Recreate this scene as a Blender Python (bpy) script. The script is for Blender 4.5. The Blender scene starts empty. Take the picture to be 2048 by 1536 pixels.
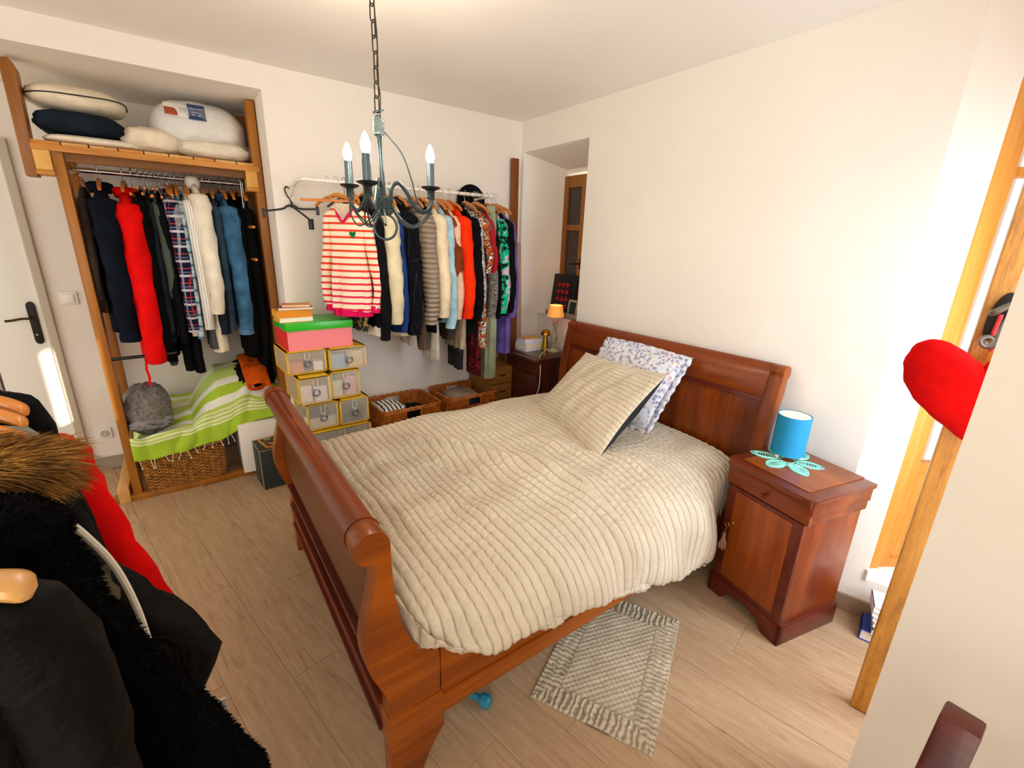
import bpy, bmesh, math, random
import numpy as np
from mathutils import Vector, Matrix
R = math.radians
PI = math.pi
random.seed(7)
scene = bpy.context.scene
COL = scene.collection

# ------------------------------------------------------------------ camera
cam_d = bpy.data.cameras.new('camera')
cam = bpy.data.objects.new('camera', cam_d); COL.objects.link(cam)
cam_d.sensor_fit = 'HORIZONTAL'; cam_d.sensor_width = 36.0
cam_d.lens = 36.0 * 903.14 / 2048.0
cam_d.clip_start = 0.02; cam_d.clip_end = 200
YAW, PIT, ROL = R(143.854), R(17.086), R(1.837)
fw = Vector((math.cos(PIT) * math.cos(YAW), math.cos(PIT) * math.sin(YAW), -math.sin(PIT)))
rt = fw.cross(Vector((0, 0, 1))).normalized(); up = rt.cross(fw)
rt2 = rt * math.cos(ROL) + up * math.sin(ROL); up2 = up * math.cos(ROL) - rt * math.sin(ROL)
M = Matrix((rt2, up2, -fw)).transposed().to_4x4()
M.translation = Vector((3.20, -2.358, 1.64))
cam.matrix_world = M
scene.camera = cam

# ------------------------------------------------------------------ world, light, exposure
world = bpy.data.worlds.new('daylight_sky'); scene.world = world; world.use_nodes = True
bg = world.node_tree.nodes['Background']
bg.inputs[0].default_value = (1.0, 0.955, 0.88, 1); bg.inputs[1].default_value = 0.70
scene.view_settings.view_transform = 'Standard'
scene.view_settings.look = 'None'
scene.view_settings.gamma = 1.0
scene.view_settings.use_curve_mapping = False
scene.view_settings.exposure = 1.12
scene.cycles.max_bounces = 8; scene.cycles.diffuse_bounces = 5
scene.cycles.glossy_bounces = 3; scene.cycles.transparent_max_bounces = 12
scene.cycles.sample_clamp_indirect = 6
scene.cycles.caustics_reflective = False; scene.cycles.caustics_refractive = False

def lamp(name, kind, loc, energy, color, size=0.1, size_y=None, direction=None, cat='light'):
    d = bpy.data.lights.new(name, kind); d.energy = energy; d.color = color
    if kind == 'AREA':
        d.size = size
        if size_y: d.shape = 'RECTANGLE'; d.size_y = size_y
    elif kind == 'POINT': d.shadow_soft_size = size
    elif kind == 'SUN': d.angle = size
    o = bpy.data.objects.new(name, d); COL.objects.link(o); o.location = loc
    if direction is not None:
        o.rotation_euler = Vector(direction).to_track_quat('-Z', 'Y').to_euler()
    return o
# low sun through the added slots at right, raking across the room to the far left door
lamp('sun', 'SUN', (6, 1, 4), 7.0, (1.0, 0.93, 0.80), size=R(0.6), direction=(-1, -.48, -.25))
# unseen fill lamp added behind the partition in place of daylight from the right
lamp('right_daylight_fill', 'AREA', (3.50, -0.34, 1.30), 17, (0.74, 0.87, 1.0), size=0.55, size_y=1.5, direction=(-1, -0.40, -0.42))
# unseen fill lamp added behind the camera, standing in for daylight
lamp('rear_daylight_fill', 'AREA', (4.1, -3.3, 2.0), 12, (1.0, 0.95, 0.86), size=1.8, size_y=1.6, direction=(-0.85, 0.75, -0.40))

# ------------------------------------------------------------------ materials
def lin(c):
    c = c / 255.0
    return c / 12.92 if c <= 0.04045 else ((c + 0.055) / 1.055) ** 2.4
def rgb(h):
    if isinstance(h, str): h = (int(h[0:2], 16), int(h[2:4], 16), int(h[4:6], 16))
    return (lin(h[0]), lin(h[1]), lin(h[2]), 1)
class NT:
    def __init__(s, name):
        s.m = bpy.data.materials.new(name); s.m.use_nodes = True
        s.t = s.m.node_tree; s.b = s.t.nodes['Principled BSDF']; s.tc = None
    def n(s, kind, **kw):
        x = s.t.nodes.new(kind)
        for k, v in kw.items(): setattr(x, k, v)
        return x
    def l(s, a, b): s.t.links.new(a, b)
    def co(s, scale=(1, 1, 1), rot=(0, 0, 0), loc=(0, 0, 0), kind='Object'):
        if s.tc is None: s.tc = s.n('ShaderNodeTexCoord')
        mp = s.n('ShaderNodeMapping'); mp.inputs['Scale'].default_value = scale
        mp.inputs['Rotation'].default_value = rot; mp.inputs['Location'].default_value = loc
        s.l(s.tc.outputs[kind], mp.inputs[0]); return mp.outputs[0]
    def noise(s, vec, scale=5, detail=4, rough=.55, dist=0):
        x = s.n('ShaderNodeTexNoise'); x.inputs['Scale'].default_value = scale
        x.inputs['Detail'].default_value = detail; x.inputs['Roughness'].default_value = rough
        x.inputs['Distortion'].default_value = dist
        s.l(vec, x.inputs['Vector']); return x.outputs['Fac']
    def ramp(s, fac, stops, interp='LINEAR'):
        x = s.n('ShaderNodeValToRGB'); x.color_ramp.interpolation = interp
        e = x.color_ramp.elements
        while len(e) < len(stops): e.new(0.5)
        for i, (p, c) in enumerate(stops):
            e[i].position = p; e[i].color = rgb(c) if not isinstance(c, float) else (c, c, c, 1)
        s.l(fac, x.inputs[0]); return x.outputs[0]
    def mix(s, fac, a, b, blend='MIX'):
        x = s.n('ShaderNodeMix', data_type='RGBA', blend_type=blend)
        for inp, v in ((x.inputs[0], fac), (x.inputs[6], a), (x.inputs[7], b)):
            if isinstance(v, (int, float)): inp.default_value = v
            elif isinstance(v, (tuple, str)): inp.default_value = rgb(v) if isinstance(v, str) else v
            else: s.l(v, inp)
        return x.outputs[2]
    def math(s, op, a, b=None):
        x = s.n('ShaderNodeMath', operation=op)
        for i, v in enumerate((a, b)):
            if v is None: continue
            if isinstance(v, (int, float)): x.inputs[i].default_value = v
            else: s.l(v, x.inputs[i])
        return x.outputs[0]
    def bump(s, fac, strength=.3, dist=.01):
        x = s.n('ShaderNodeBump'); x.inputs['Strength'].default_value = strength
        x.inputs['Distance'].default_value = dist
        s.l(fac, x.inputs['Height']); s.l(x.outputs[0], s.b.inputs['Normal'])
    def col(s, v):
        if isinstance(v, (str, tuple)): s.b.inputs['Base Color'].default_value = rgb(v)
        else: s.l(v, s.b.inputs['Base Color'])
    def set(s, rough=.5, metal=0, **kw):
        s.b.inputs['Roughness'].default_value = rough; s.b.inputs['Metallic'].default_value = metal
        for k, v in kw.items(): s.b.inputs[k].default_value = v
        return s.m
MC = {}
def plain(c, rough=.6, metal=0, name=None, **kw):
    key = ('p', c, rough, metal, tuple(kw.items()))
    if key in MC: return MC[key]
    t = NT(name or 'paint_' + str(c)); t.col(c); MC[key] = t.set(rough, metal, **kw); return MC[key]
def fabric(c, rough=.9, var=.12, scale=220, bstr=.35, sheen=.0, wr=.5):
    key = ('f', c, rough, var, scale, bstr, wr)
    if key in MC: return MC[key]
    t = NT('fabric_' + c); v = t.co()
    a = t.noise(v, 9, 3, .6); wv = t.noise(v, scale, 2, .5)
    dark = tuple(int(int(c[i:i + 2], 16) * (1 - var)) for i in (0, 2, 4))
    lite = tuple(min(255, int(int(c[i:i + 2], 16) * (1 + var * .6) + 2)) for i in (0, 2, 4))
    t.col(t.ramp(a, [(.3, dark), (.7, lite)]))
    big = t.noise(v, 14, 3, .5, .8)
    t.bump(t.math('ADD', t.math('MULTIPLY', wv, .35), t.math('MULTIPLY', big, wr * 6)), bstr, .004)
    MC[key] = t.set(rough, 0, **{'Specular IOR Level': .5 if rough < .55 else .12}); return MC[key]
def wood(c1, c2, axis='x', scale=9, stretch=14, rough=.35, coat=0.0, rings=0, name='wood', c0=None, bstr=.08):
    key = ('w', c1, c2, axis, scale, stretch, rough, coat, rings)
    if key in MC: return MC[key]
    t = NT(name); s = [1, 1, 1]; s['xyz'.index(axis)] = 1.0 / stretch
    v = t.co(scale=tuple(s))
    a = t.noise(v, scale, 6, .62, .5)
    fine = t.noise(v, scale * 9, 3, .6)
    f = t.math('ADD', t.math('MULTIPLY', a, .75), t.math('MULTIPLY', fine, .25))
    c = t.ramp(f, [(.34, c1), (.50, c0 or c2), (.66, c2)])
    if rings:
        w = t.n('ShaderNodeTexWave', wave_type='BANDS', bands_direction='X' if axis != 'x' else 'Z')
        w.inputs['Scale'].default_value = rings; w.inputs['Distortion'].default_value = 9
        w.inputs['Detail'].default_value = 2; w.inputs['Detail Scale'].default_value = .6
        s2 = [1, 1, 1]; s2['xyz'.index(axis)] = .22
        t.l(t.co(scale=tuple(s2)), w.inputs['Vector'])
        c = t.mix(t.ramp(w.outputs['Fac'], [(.0, .35), (.35, .0), (1, .0)]), c, c1)
    t.col(c); t.bump(f, bstr, .002)
    MC[key] = t.set(rough, 0, **{'Coat Weight': coat, 'Coat Roughness': .12, 'Specular IOR Level': .35}); return MC[key]
def stripes(bands, period, axis='z', base='FFFFFF', rough=.9, warp=.0, sc=1, bstr=.35):
    """bands: list of (start, colour) along one period (0..1), hard edges"""
    t = NT('striped_fabric'); v = t.co()
    sp = t.n('ShaderNodeSeparateXYZ'); t.l(v, sp.inputs[0])
    o = sp.outputs['xyz'.index(axis)]
    if warp: o = t.math('ADD', o, t.math('MULTIPLY', t.noise(v, 5, 2), warp))
    f = t.math('FRACT', t.math('ADD', t.math('DIVIDE', o, period), 100.0))
    t.col(t.ramp(f, bands, 'CONSTANT'))
    big = t.noise(v, 14, 3, .5, .8)
    t.bump(big, bstr, .02)
    return t.set(rough, 0, **{'Specular IOR Level': .12})
def plaid(base, lines, period=.09, rough=.9):
    t = NT('plaid_fabric'); v = t.co(); sp = t.n('ShaderNodeSeparateXYZ'); t.l(v, sp.inputs[0])
    c = base
    diag = t.math('ADD', sp.outputs[0], sp.outputs[1])
    for (ax, off, w, colr, al) in lines:
        src = sp.outputs[2] if ax == 'z' else diag
        f = t.math('FRACT', t.math('ADD', t.math('DIVIDE', src, period), 100.0 + off))
        k = t.math('MULTIPLY', t.math('LESS_THAN', f, w), al)
        c = t.mix(k, c, colr)
    t.col(c); t.bump(t.noise(v, 14, 3, .5, .8), .35, .02); return t.set(rough, 0, **{'Specular IOR Level': .12})
def blotch(cols, scale=30, rough=.9, stretch=(1, 1, 1)):
    t = NT('printed_fabric'); v = t.co(scale=stretch)
    n = t.noise(v, scale, 3, .6, .6)
    k = len(cols); st = [(.30 + .40 * i / k if i else 0, c) for i, c in enumerate(cols)]
    t.col(t.ramp(n, st, 'CONSTANT')); t.bump(t.noise(v, 14, 3, .5, .8), .3, .02); return t.set(rough, 0, **{'Specular IOR Level': .15})

WALL = NT('painted_plaster'); v = WALL.co(); WALL.col(WALL.ramp(WALL.noise(v, 1.6, 4, .6), [(.3, 'EDE6DA'), (.7, 'F2EBE0')]))
WALL.bump(WALL.noise(v, 7, 5, .6), .12, .02); WALL = WALL.set(.75)
CEIL = NT('ceiling_paint'); v = CEIL.co(); CEIL.col(CEIL.ramp(CEIL.noise(v, 1.1, 4, .6), [(.3, 'EFEBE4'), (.7, 'F3EFE8')]))
CEIL.bump(CEIL.noise(v, 2.2, 4, .5), .25, .05); CEIL = CEIL.set(.8)
DOORW = plain('E9E6DC', .45, name='white_gloss_paint')
CHERRY = wood('501C03', '8A3E06', 'x', 7, 16, .32, .12, 0, 'cherry_wood', c0='702E04')
CHERRYZ = wood('562003', '944808', 'z', 7, 12, .32, .12, 2.3, 'cherry_wood_panel', c0='783404')
CHERRYZ2 = wood('702C08', 'A85612', 'z', 6, 10, .32, .15, 2.6, 'cherry_door_panel', c0='8E420B')
CHERRYY = wood('6C2E04', 'AC580A', 'y', 7, 16, .32, .12, 0, 'cherry_rail', c0='8C4406')
CHERRYT = wood('74360C', 'A05414', 'x', 6, 10, .28, .2, 0, 'cherry_top', c0='8C460F')
DKCHERRY = wood('3A1006', '5C1C0A', 'x', 7, 14, .34, .2, 0, 'dark_cherry', c0='5C1C0B')
DARKW = wood('331408', '542410', 'z', 7, 12, .3, .4, 0, 'dark_and_shaded_wood', c0='43190A')
PINE = wood('A9661C', 'D89A45', 'y', 8, 14, .5, .1, 0, 'pine', c0='C68330')
PINEZ = wood('7C4A14', 'B0701F', 'z', 8, 16, .45, .15, 0, 'pine_post', c0='975C18')
PINEX = wood('C08A45', 'E2B878', 'x', 8, 12, .6, 0, 0, 'raw_pine', c0='D2A05C')
PINEB = wood('D09A48', 'EBBB6C', 'z', 5, 3, .6, 0, 0, 'pine_block', c0='DDAA58')
OAKZ = wood('8A5212', 'CF9440', 'z', 26, 7, .4, .2, 0, 'oak_leaf', c0='BC7F2C')
OAKW = wood('B8701E', 'E0A558', 'z', 5, 18, .4, .2, 0, 'oak_window', c0='CE8C38')
WINW = wood('7A450C', 'A4681C', 'z', 6, 16, .4, .2, 0, 'small_window_wood', c0='8F5612')
LEAN = wood('6E3A12', '8E5222', 'z', 6, 16, .5, 0, 0, 'leaning_beam', c0='7E4519')
HANGW = wood('B5651A', 'DA8E30', 'x', 12, 8, .35, .3, 0, 'hanger_wood', c0='C87823')
CHROME = plain('C8CCD0', .22, 1, 'chrome')
STEEL = plain('3E4C4E', .38, .75, 'patinated_iron')
IRON = plain('2B2623', .45, .8, 'black_iron')
BRASS = plain('A87F28', .28, 1, 'brushed_brass')
BLACKP = plain('0C0C0E', .35, 0, 'black_plastic')
WHITEM = plain('ECE6DA', .35, 0, 'white_enamel')
PAPER = plain('EFE3CC', .8, 0, 'book_paper')

# ------------------------------------------------------------------ mesh helpers
class MB:
    def __init__(s): s.v = []; s.f = []; s.mi = []; s.uv = None
    def add(s, vs, fs, mi=0):
        n = len(s.v); s.v.extend([tuple(p) for p in vs])
        for f in fs: s.f.append(tuple(i + n for i in f)); s.mi.append(mi)
        return s
    def box(s, x0, x1, y0, y1, z0, z1, mi=0, T=None):
        vs = [(x0, y0, z0), (x1, y0, z0), (x1, y1, z0), (x0, y1, z0), (x0, y0, z1), (x1, y0, z1), (x1, y1, z1), (x0, y1, z1)]
        if T is not None: vs = [T @ Vector(p) for p in vs]
        return s.add(vs, [(0, 3, 2, 1), (4, 5, 6, 7), (0, 1, 5, 4), (1, 2, 6, 5), (2, 3, 7, 6), (3, 0, 4, 7)], mi)
    def prism(s, pts, axis, a, b, mi=0):
        """pts polygon in the two other axes (order of xyz), extruded along axis from a to b"""
        n = len(pts); vs = []
        for t in (a, b):
            for p, q in pts:
                vs.append({'x': (t, p, q), 'y': (p, t, q), 'z': (p, q, t)}[axis])
        fs = [tuple(range(n))[::-1], tuple(range(n, 2 * n))]
        for i in range(n): j = (i + 1) % n; fs.append((i, j, n + j, n + i))
        return s.add(vs, fs, mi)
    def tube(s, pts, r, seg=8, closed=False, mi=0, cap=True, flat=1.0):
        pts = [Vector(p) for p in pts]; n = len(pts)
        rs = r if isinstance(r, (list, tuple)) else [r] * n
        t0 = (pts[1] - pts[0]).normalized()
        nrm = t0.orthogonal().normalized(); vs = []
        for i, p in enumerate(pts):
            if closed: t = pts[(i + 1) % n] - pts[i - 1]
            else: t = pts[min(i + 1, n - 1)] - pts[max(i - 1, 0)]
            if t.length < 1e-9: t = t0
            t = t.normalized(); nrm = (nrm - t * nrm.dot(t))
            nrm = nrm.normalized() if nrm.length > 1e-6 else t.orthogonal().normalized()
            b = t.cross(nrm)
            for k in range(seg):
                a = 2 * PI * k / seg
                vs.append(p + (nrm * math.cos(a) + b * math.sin(a) * flat) * rs[i])
        fs = []; m = n if closed else n - 1
        for i in range(m):
            j = (i + 1) % n
            for k in range(seg):
                l = (k + 1) % seg; fs.append((i * seg + k, i * seg + l, j * seg + l, j * seg + k))
        if cap and not closed: fs.append(tuple(range(seg))[::-1]); fs.append(tuple((n - 1) * seg + k for k in range(seg)))
        return s.add(vs, fs, mi)
    def lathe(s, prof, c=(0, 0, 0), seg=24, mi=0):
        """prof: list of (r, z)"""
        vs = []
        for r, z in prof:
            for k in range(seg):
                a = 2 * PI * k / seg; vs.append((c[0] + r * math.cos(a), c[1] + r * math.sin(a), c[2] + z))
        fs = []
        for i in range(len(prof) - 1):
            for k in range(seg):
                l = (k + 1) % seg; fs.append((i * seg + k, i * seg + l, (i + 1) * seg + l, (i + 1) * seg + k))
        if prof[0][0] > 1e-5: fs.append(tuple(range(seg))[::-1])
        if prof[-1][0] > 1e-5: fs.append(tuple((len(prof) - 1) * seg + k for k in range(seg)))
        return s.add(vs, fs, mi)
    def grid(s, P, closed_u=False, mi=0):
        """P[i][j] points -> quads"""
        P = np.asarray(P); n, m = P.shape[:2]; vs = P.reshape(-1, 3).tolist(); fs = []
        for i in range(n if closed_u else n - 1):
            i2 = (i + 1) % n
            for j in range(m - 1): fs.append((i * m + j, i2 * m + j, i2 * m + j + 1, i * m + j + 1))
        return s.add(vs, fs, mi)
    def loft(s, rings, mi=0, caps=True):
        """rings: list of lists of points (closed loops of equal count)"""
        n = len(rings); m = len(rings[0]); vs = [p for r in rings for p in r]; fs = []
        for i in range(n - 1):
            for k in range(m):
                l = (k + 1) % m; fs.append((i * m + k, i * m + l, (i + 1) * m + l, (i + 1) * m + k))
        if caps: fs.append(tuple(range(m))[::-1]); fs.append(tuple((n - 1) * m + k for k in range(m)))
        return s.add(vs, fs, mi)
    def build(s, name, mats, parent=None, smooth=True, bevel=0, sub=0, loc=None, rotz=None, sharp=35, solid=0):
        me = bpy.data.meshes.new(name); me.from_pydata([tuple(p) for p in s.v], [], s.f)
        if not isinstance(mats, (list, tuple)): mats = [mats]
        for m in mats: me.materials.append(m)
        if len(mats) > 1: me.polygons.foreach_set('material_index', s.mi)
        bm = bmesh.new(); bm.from_mesh(me); bmesh.ops.recalc_face_normals(bm, faces=bm.faces)
        if bevel:
            es = [e for e in bm.edges if len(e.link_faces) == 2 and e.calc_face_angle(0) > R(30)]
            bmesh.ops.bevel(bm, geom=es, offset=bevel, segments=2, profile=.6, affect='EDGES', clamp_overlap=True)
        bm.to_mesh(me); bm.free()
        if smooth:
            me.polygons.foreach_set('use_smooth', [True] * len(me.polygons))
            me.set_sharp_from_angle(angle=R(sharp))
        me.update()
        o = bpy.data.objects.new(name, me); COL.objects.link(o)
        if parent is not None: o.parent = parent
        if loc is not None: o.location = loc
        if rotz is not None: o.rotation_euler[2] = rotz
        if solid:
            md = o.modifiers.new('thickness', 'SOLIDIFY'); md.thickness = solid; md.offset = 0
        if sub: md = o.modifiers.new('smooth', 'SUBSURF'); md.levels = sub; md.render_levels = sub
        return o
def tag(o, label=None, cat=None, group=None, kind=None):
    if label: o['label'] = label
    if cat: o['category'] = cat
    if group: o['group'] = group
    if kind: o['kind'] = kind
    return o
def empty(name, loc=(0, 0, 0), rotz=0, label=None, cat=None, group=None):
    o = bpy.data.objects.new(name, None); COL.objects.link(o); o.empty_display_size = .05
    o.location = loc; o.rotation_euler = (0, 0, rotz); return tag(o, label, cat, group)
def copy_thing(root, loc=None, rotz=None, label=None):
    r = root.copy(); COL.objects.link(r)
    if loc is not None: r.location = loc
    if rotz is not None: r.rotation_euler[2] = rotz
    if label: r['label'] = label
    for ch in list(root.children):
        c = ch.copy(); COL.objects.link(c); c.parent = r
        for g in list(ch.children):
            d = g.copy(); COL.objects.link(d); d.parent = c
    return r
def smooth_path(pts, n=8, closed=False):
    P = [np.array(p, float) for p in pts]; out = []; N = len(P)
    rng = range(N if closed else N - 1)
    for i in rng:
        p0 = P[i - 1] if (i > 0 or closed) else P[0]; p1 = P[i]; p2 = P[(i + 1) % N]
        p3 = P[(i + 2) % N] if (closed or i + 2 < N) else P[-1]
        for k in range(n):
            t = k / n
            out.append(tuple(.5 * ((2 * p1) + (-p0 + p2) * t + (2 * p0 - 5 * p1 + 4 * p2 - p3) * t * t + (-p0 + 3 * p1 - 3 * p2 + p3) * t ** 3)))
    if not closed: out.append(tuple(P[-1]))
    return out
# ---- small repeatable smooth noise in numpy
_rs = np.random.RandomState(3); _W = [( _rs.uniform(-1, 1, 2), _rs.uniform(0, 6.28)) for _ in range(48)]
def wob(x, y, f=1.0, n=8, o=0):
    s = 0
    for i in range(n):
        (d, ph) = _W[(i + o) % 48]; s = s + np.sin((d[0] * x + d[1] * y) * f * (1 + .35 * i) * 3 + ph * (1 + o))
    return s / n

# ================================================================== SETTING
H = 2.56
def struct(mb, name, m, parent=None, **kw):
    o = mb.build(name, m, parent, smooth=False, **kw)
    if parent is None: o['kind'] = 'structure'
    return o
# ---- floor of laminate planks laid at 12 degrees
floor = MB().box(-1.3, 4.9, -5.0, 1.0, -.06, -.012); floor = struct(floor, 'floor', plain('4A3828', .9))
FL = NT('laminate_plank'); v = FL.co(scale=(1, 9, 1)); oi = FL.n('ShaderNodeObjectInfo')
cmb = FL.n('ShaderNodeCombineXYZ'); FL.l(FL.math('MULTIPLY', oi.outputs['Random'], 37.0), cmb.inputs[0]); FL.l(FL.math('MULTIPLY', oi.outputs['Random'], 91.0), cmb.inputs[1])
va = FL.n('ShaderNodeVectorMath', operation='ADD'); FL.l(v, va.inputs[0]); FL.l(cmb.outputs[0], va.inputs[1])
a = FL.noise(va.outputs[0], 2.0, 6, .62, 2.6); b_ = FL.noise(va.outputs[0], 22, 3, .6, .4)
c_ = FL.ramp(FL.math('ADD', FL.math('MULTIPLY', a, .72), FL.math('MULTIPLY', b_, .28)), [(.30, '8E6E50'), (.42, 'AC8D6C'), (.58, 'BA9C7B'), (.74, 'C8AD8E')])
kn = FL.noise(FL.co(scale=(1, 2, 1)), 5.5, 2, .4)
c_ = FL.mix(FL.ramp(kn, [(.68, .0), (.78, .6)]), c_, '755840')
c_ = FL.mix(FL.math('MULTIPLY', oi.outputs['Random'], .15), c_, 'A98A66')
FL.col(c_); FL.bump(b_, .06, .002); FL = FL.set(.42)
pl_len, pl_w = 1.29, .192
def plank_mesh(L):
    mb = MB(); g = .0005; b = .0011
    x0, x1, y0, y1 = g, L - g, g, pl_w - g
    vs = [(x0, y0, -.012), (x1, y0, -.012), (x1, y1, -.012), (x0, y1, -.012), (x0, y0, -b), (x1, y0, -b), (x1, y1, -b), (x0, y1, -b),
          (x0 + b, y0 + b, 0), (x1 - b, y0 + b, 0), (x1 - b, y1 - b, 0), (x0 + b, y1 - b, 0)]
    fs = [(0, 1, 5, 4), (1, 2, 6, 5), (2, 3, 7, 6), (3, 0, 4, 7), (4, 5, 9, 8), (5, 6, 10, 9), (6, 7, 11, 10), (7, 4, 8, 11), (8, 9, 10, 11)]
    return mb.add(vs, fs)
first = None; AZF = R(12); ca, sa = math.cos(AZF), math.sin(AZF); ox, oy = -1.2, -4.4
for r_ in range(-6, 30):
    off = (r_ * .437) % 1.0 * pl_len
    for k in range(-2, 6):
        lx = k * pl_len - off; ly = r_ * pl_w
        x = ox + lx * ca - ly * sa; y = oy + lx * sa + ly * ca
        mx = x + pl_len * .5 * ca; my = y + pl_len * .5 * sa
        if mx < -1.2 or mx > 3.9 or my < -4.2 or my > .7: continue
        if not (-3.6 < my and (mx > -.6)): continue
        if first is None:
            first = plank_mesh(pl_len).build('plank', FL, floor, smooth=False); p = first
        else:
            p = first.copy(); COL.objects.link(p); p.parent = floor
        p.location = (x, y, 0); p.rotation_euler = (0, 0, AZF)
struct(MB().box(-1.3, 4.9, -5.0, 1.0, -.012, -.004), 'floor_border', FL)['kind'] = 'structure'

# ---- ceiling, walls
struct(MB().box(-1.3, 4.9, -4.6, 1.0, H, H + .1), 'ceiling', CEIL)
struct(MB().box(-1.2, 0, -1.83, .95, 0, H), 'wall_left', WALL)
struct(MB().box(-1.2, 0, -4.6, -1.83, 2.432, H), 'wall_left_lintel', WALL)
struct(MB().box(-1.2, -.89, -3.07, -1.83, 0, 2.432), 'wall_alcove', WALL)
struct(MB().box(-1.2, -.89, -4.6, -3.95, 0, 2.432), 'wall_alcove_end', WALL)
struct(MB().box(-1.2, -.89, -3.95, -3.07, 2.12, 2.432), 'wall_alcove_top', WALL)
wb = MB().box(.76, 2.63, 0, .6, 0, H)
wb.box(-.02, .03, 0.001, .6, 2.345, H)
# sloping recess ceiling
wb.add([(.03, 0, 2.342), (.76, 0, 2.342), (.76, .36, 2.235), (.15, .36, 2.235), (.03, 0, H), (.76, 0, H), (.76, .36, H), (.15, .36, H)],
       [(0, 1, 2, 3), (4, 7, 6, 5), (0, 4, 5, 1), (1, 5, 6, 2), (2, 6, 7, 3), (3, 7, 4, 0)])
wb.prism([(-.02, 0), (.03, 0), (.165, .34), (.165, .6), (-.02, .6)], 'z', 0, 2.345)   # splayed reveal
wb.box(.0, .76, .166, .6, 0, 1.068)                                                       # apron below the sill
wb.box(.10, .76, .345, .6, 2.215, 2.40); wb.box(.42, .76, .40, .6, 1.07, 2.3)
struct(wb, 'wall_back', WALL)
e = (math.cos(R(17)), math.sin(R(17)))
sp_pts = [(2.62, 0), (2.62 + .150 * e[0], .150 * e[1]), (2.745, .6), (2.62, .6)]
struct(MB().prism(sp_pts, 'z', 0, H), 'wall_splay', WALL)
q = (2.62 + .150 * e[0], .150 * e[1]); q2 = (2.62 + 1.2 * e[0], 1.2 * e[1])
struct(MB().prism([q, q2, (q2[0], .9), (q[0], .9)], 'z', 0, .198), 'wall_under_window', WALL)
struct(MB().prism([(q[0], q[1]), (3.35, .875), (3.3, 1.0), (q[0] - .05, 1.0)], 'z', 2.34, H), 'wall_over_window', WALL)
struct(MB().box(3.031, 3.55, -.92, -.80, 0, H), 'wall_partition', WALL)
struct(MB().box(3.72, 3.84, -.62, .9, 0, .55).box(3.72, 3.84, -.62, .9, 2.2, H).box(3.72, 3.84, .35, .9, .55, 2.2), 'wall_right', WALL)
wr = MB().box(4.5, 4.6, -4.6, -4.3, 0, H)
ycut = [-2.4, -.570, -.520, -.455, -.415, -.362, -.325, 1.0]
for i in range(7):       # unseen wall, three slots added to shape the sun into streaks
    hole = {1: (1.72, 2.24), 3: (1.84, 2.05), 5: (1.58, 1.75)}.get(i)
    if hole: wr.box(4.5, 4.515, ycut[i], ycut[i + 1], 0, hole[0]).box(4.5, 4.6, ycut[i], ycut[i + 1], hole[1], H)
    else: wr.box(4.5, 4.515, ycut[i], ycut[i + 1], 0, H)
struct(wr, 'wall_right_rear', WALL)
# ---- baseboards
BB = wood('7E6550', 'A58A70', 'x', 8, 12, .5, 0, 0, 'baseboard_wood', c0='93785F')
struct(MB().box(.80, 2.62, -.012, .0, 0, .085), 'baseboard_back', BB)
T = Matrix.Translation((2.62, 0, 0)) @ Matrix.Rotation(R(17), 4, 'Z')
struct(MB().box(0, .9, -.014, 0, 0, .085, T=T), 'baseboard_right', BB)
struct(MB().box(0, .012, -1.83, 0, 0, .085), 'baseboard_left', plain('B9A893', .6))
struct(MB().box(-.89, -.875, -3.05, -1.84, 0, .09), 'baseboard_alcove', plain('9C8F80', .6))

# ---- alcove door with frame
d = empty('door_1', (-.89, -3.10, 0)); d['kind'] = 'structure'
MB().box(-.05, .012, -.78, .0, .008, 2.06).build('door_leaf', DOORW, d, smooth=False, bevel=.004)
MB().box(-.06, .03, .0, .045, 0, 2.14).box(-.06, .03, -.85, -.78, 0, 2.14).box(-.06, .03, -.78, 0, 2.07, 2.14).build('door_frame', plain('BDB19C', .5), d, smooth=False, bevel=.006)
hp = MB()
prof = [(-.035 * math.cos(t), .105 * (1 if math.sin(t) >= 0 else -1) + .03 * math.sin(t)) for t in [PI * 2 * k / 24 for k in range(24)]]
hp.prism([(p[0] * .62 - .045, p[1] + 1.075) for p in prof], 'x', .012, .022)
hp2 = hp.build('escutcheon', IRON, d, bevel=.003)
hd = MB().tube(smooth_path([(.02, -.045, 1.105), (.055, -.045, 1.108), (.06, -.09, 1.110), (.058, -.13, 1.103), (.062, -.165, 1.100)]), .0075, 8)
hd.build('door_handle', plain('4A3C22', .35, .8), hp2)
MB().lathe([(0, 0), (.007, 0), (.007, .004), (0, .005)]).build('key_hole', plain('777777', .3, 1), hp2, loc=(.024, -.048, 1.0)).rotation_euler = (0, R(90), 0)

# ---- switch and socket
s = empty('light_switch', (-.888, -2.963, 1.222), 0, 'white square light switch on the wall between door and closet', 'switch')
MB().box(0, .009, -.045, .045, -.042, .042).build('plate', WHITEM, s, bevel=.004)
MB().box(.009, .016, -.027, .027, -.027, .027).build('rocker', plain('F2EDE2', .3), s, bevel=.003)
s = empty('wall_socket', (-.888, -2.953, .268), 0, 'white wall socket near the baseboard beside the wooden closet frame', 'socket')
MB().box(0, .010, -.038, .038, -.038, .038).build('plate', WHITEM, s, bevel=.004)
MB().lathe([(.0, .002), (.018, .002), (.021, .008), (.023, .008)], seg=20).build('socket_well', plain('C9C2B4', .4), s, loc=(.004, 0, 0)).rotation_euler = (0, R(90), 0)
MB().tube([(.005, -.008, .003), (.013, -.008, .003)], .003).tube([(.005, .008, .003), (.013, .008, .003)], .003).build('contact', plain('2A2520', .5), s)

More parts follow.
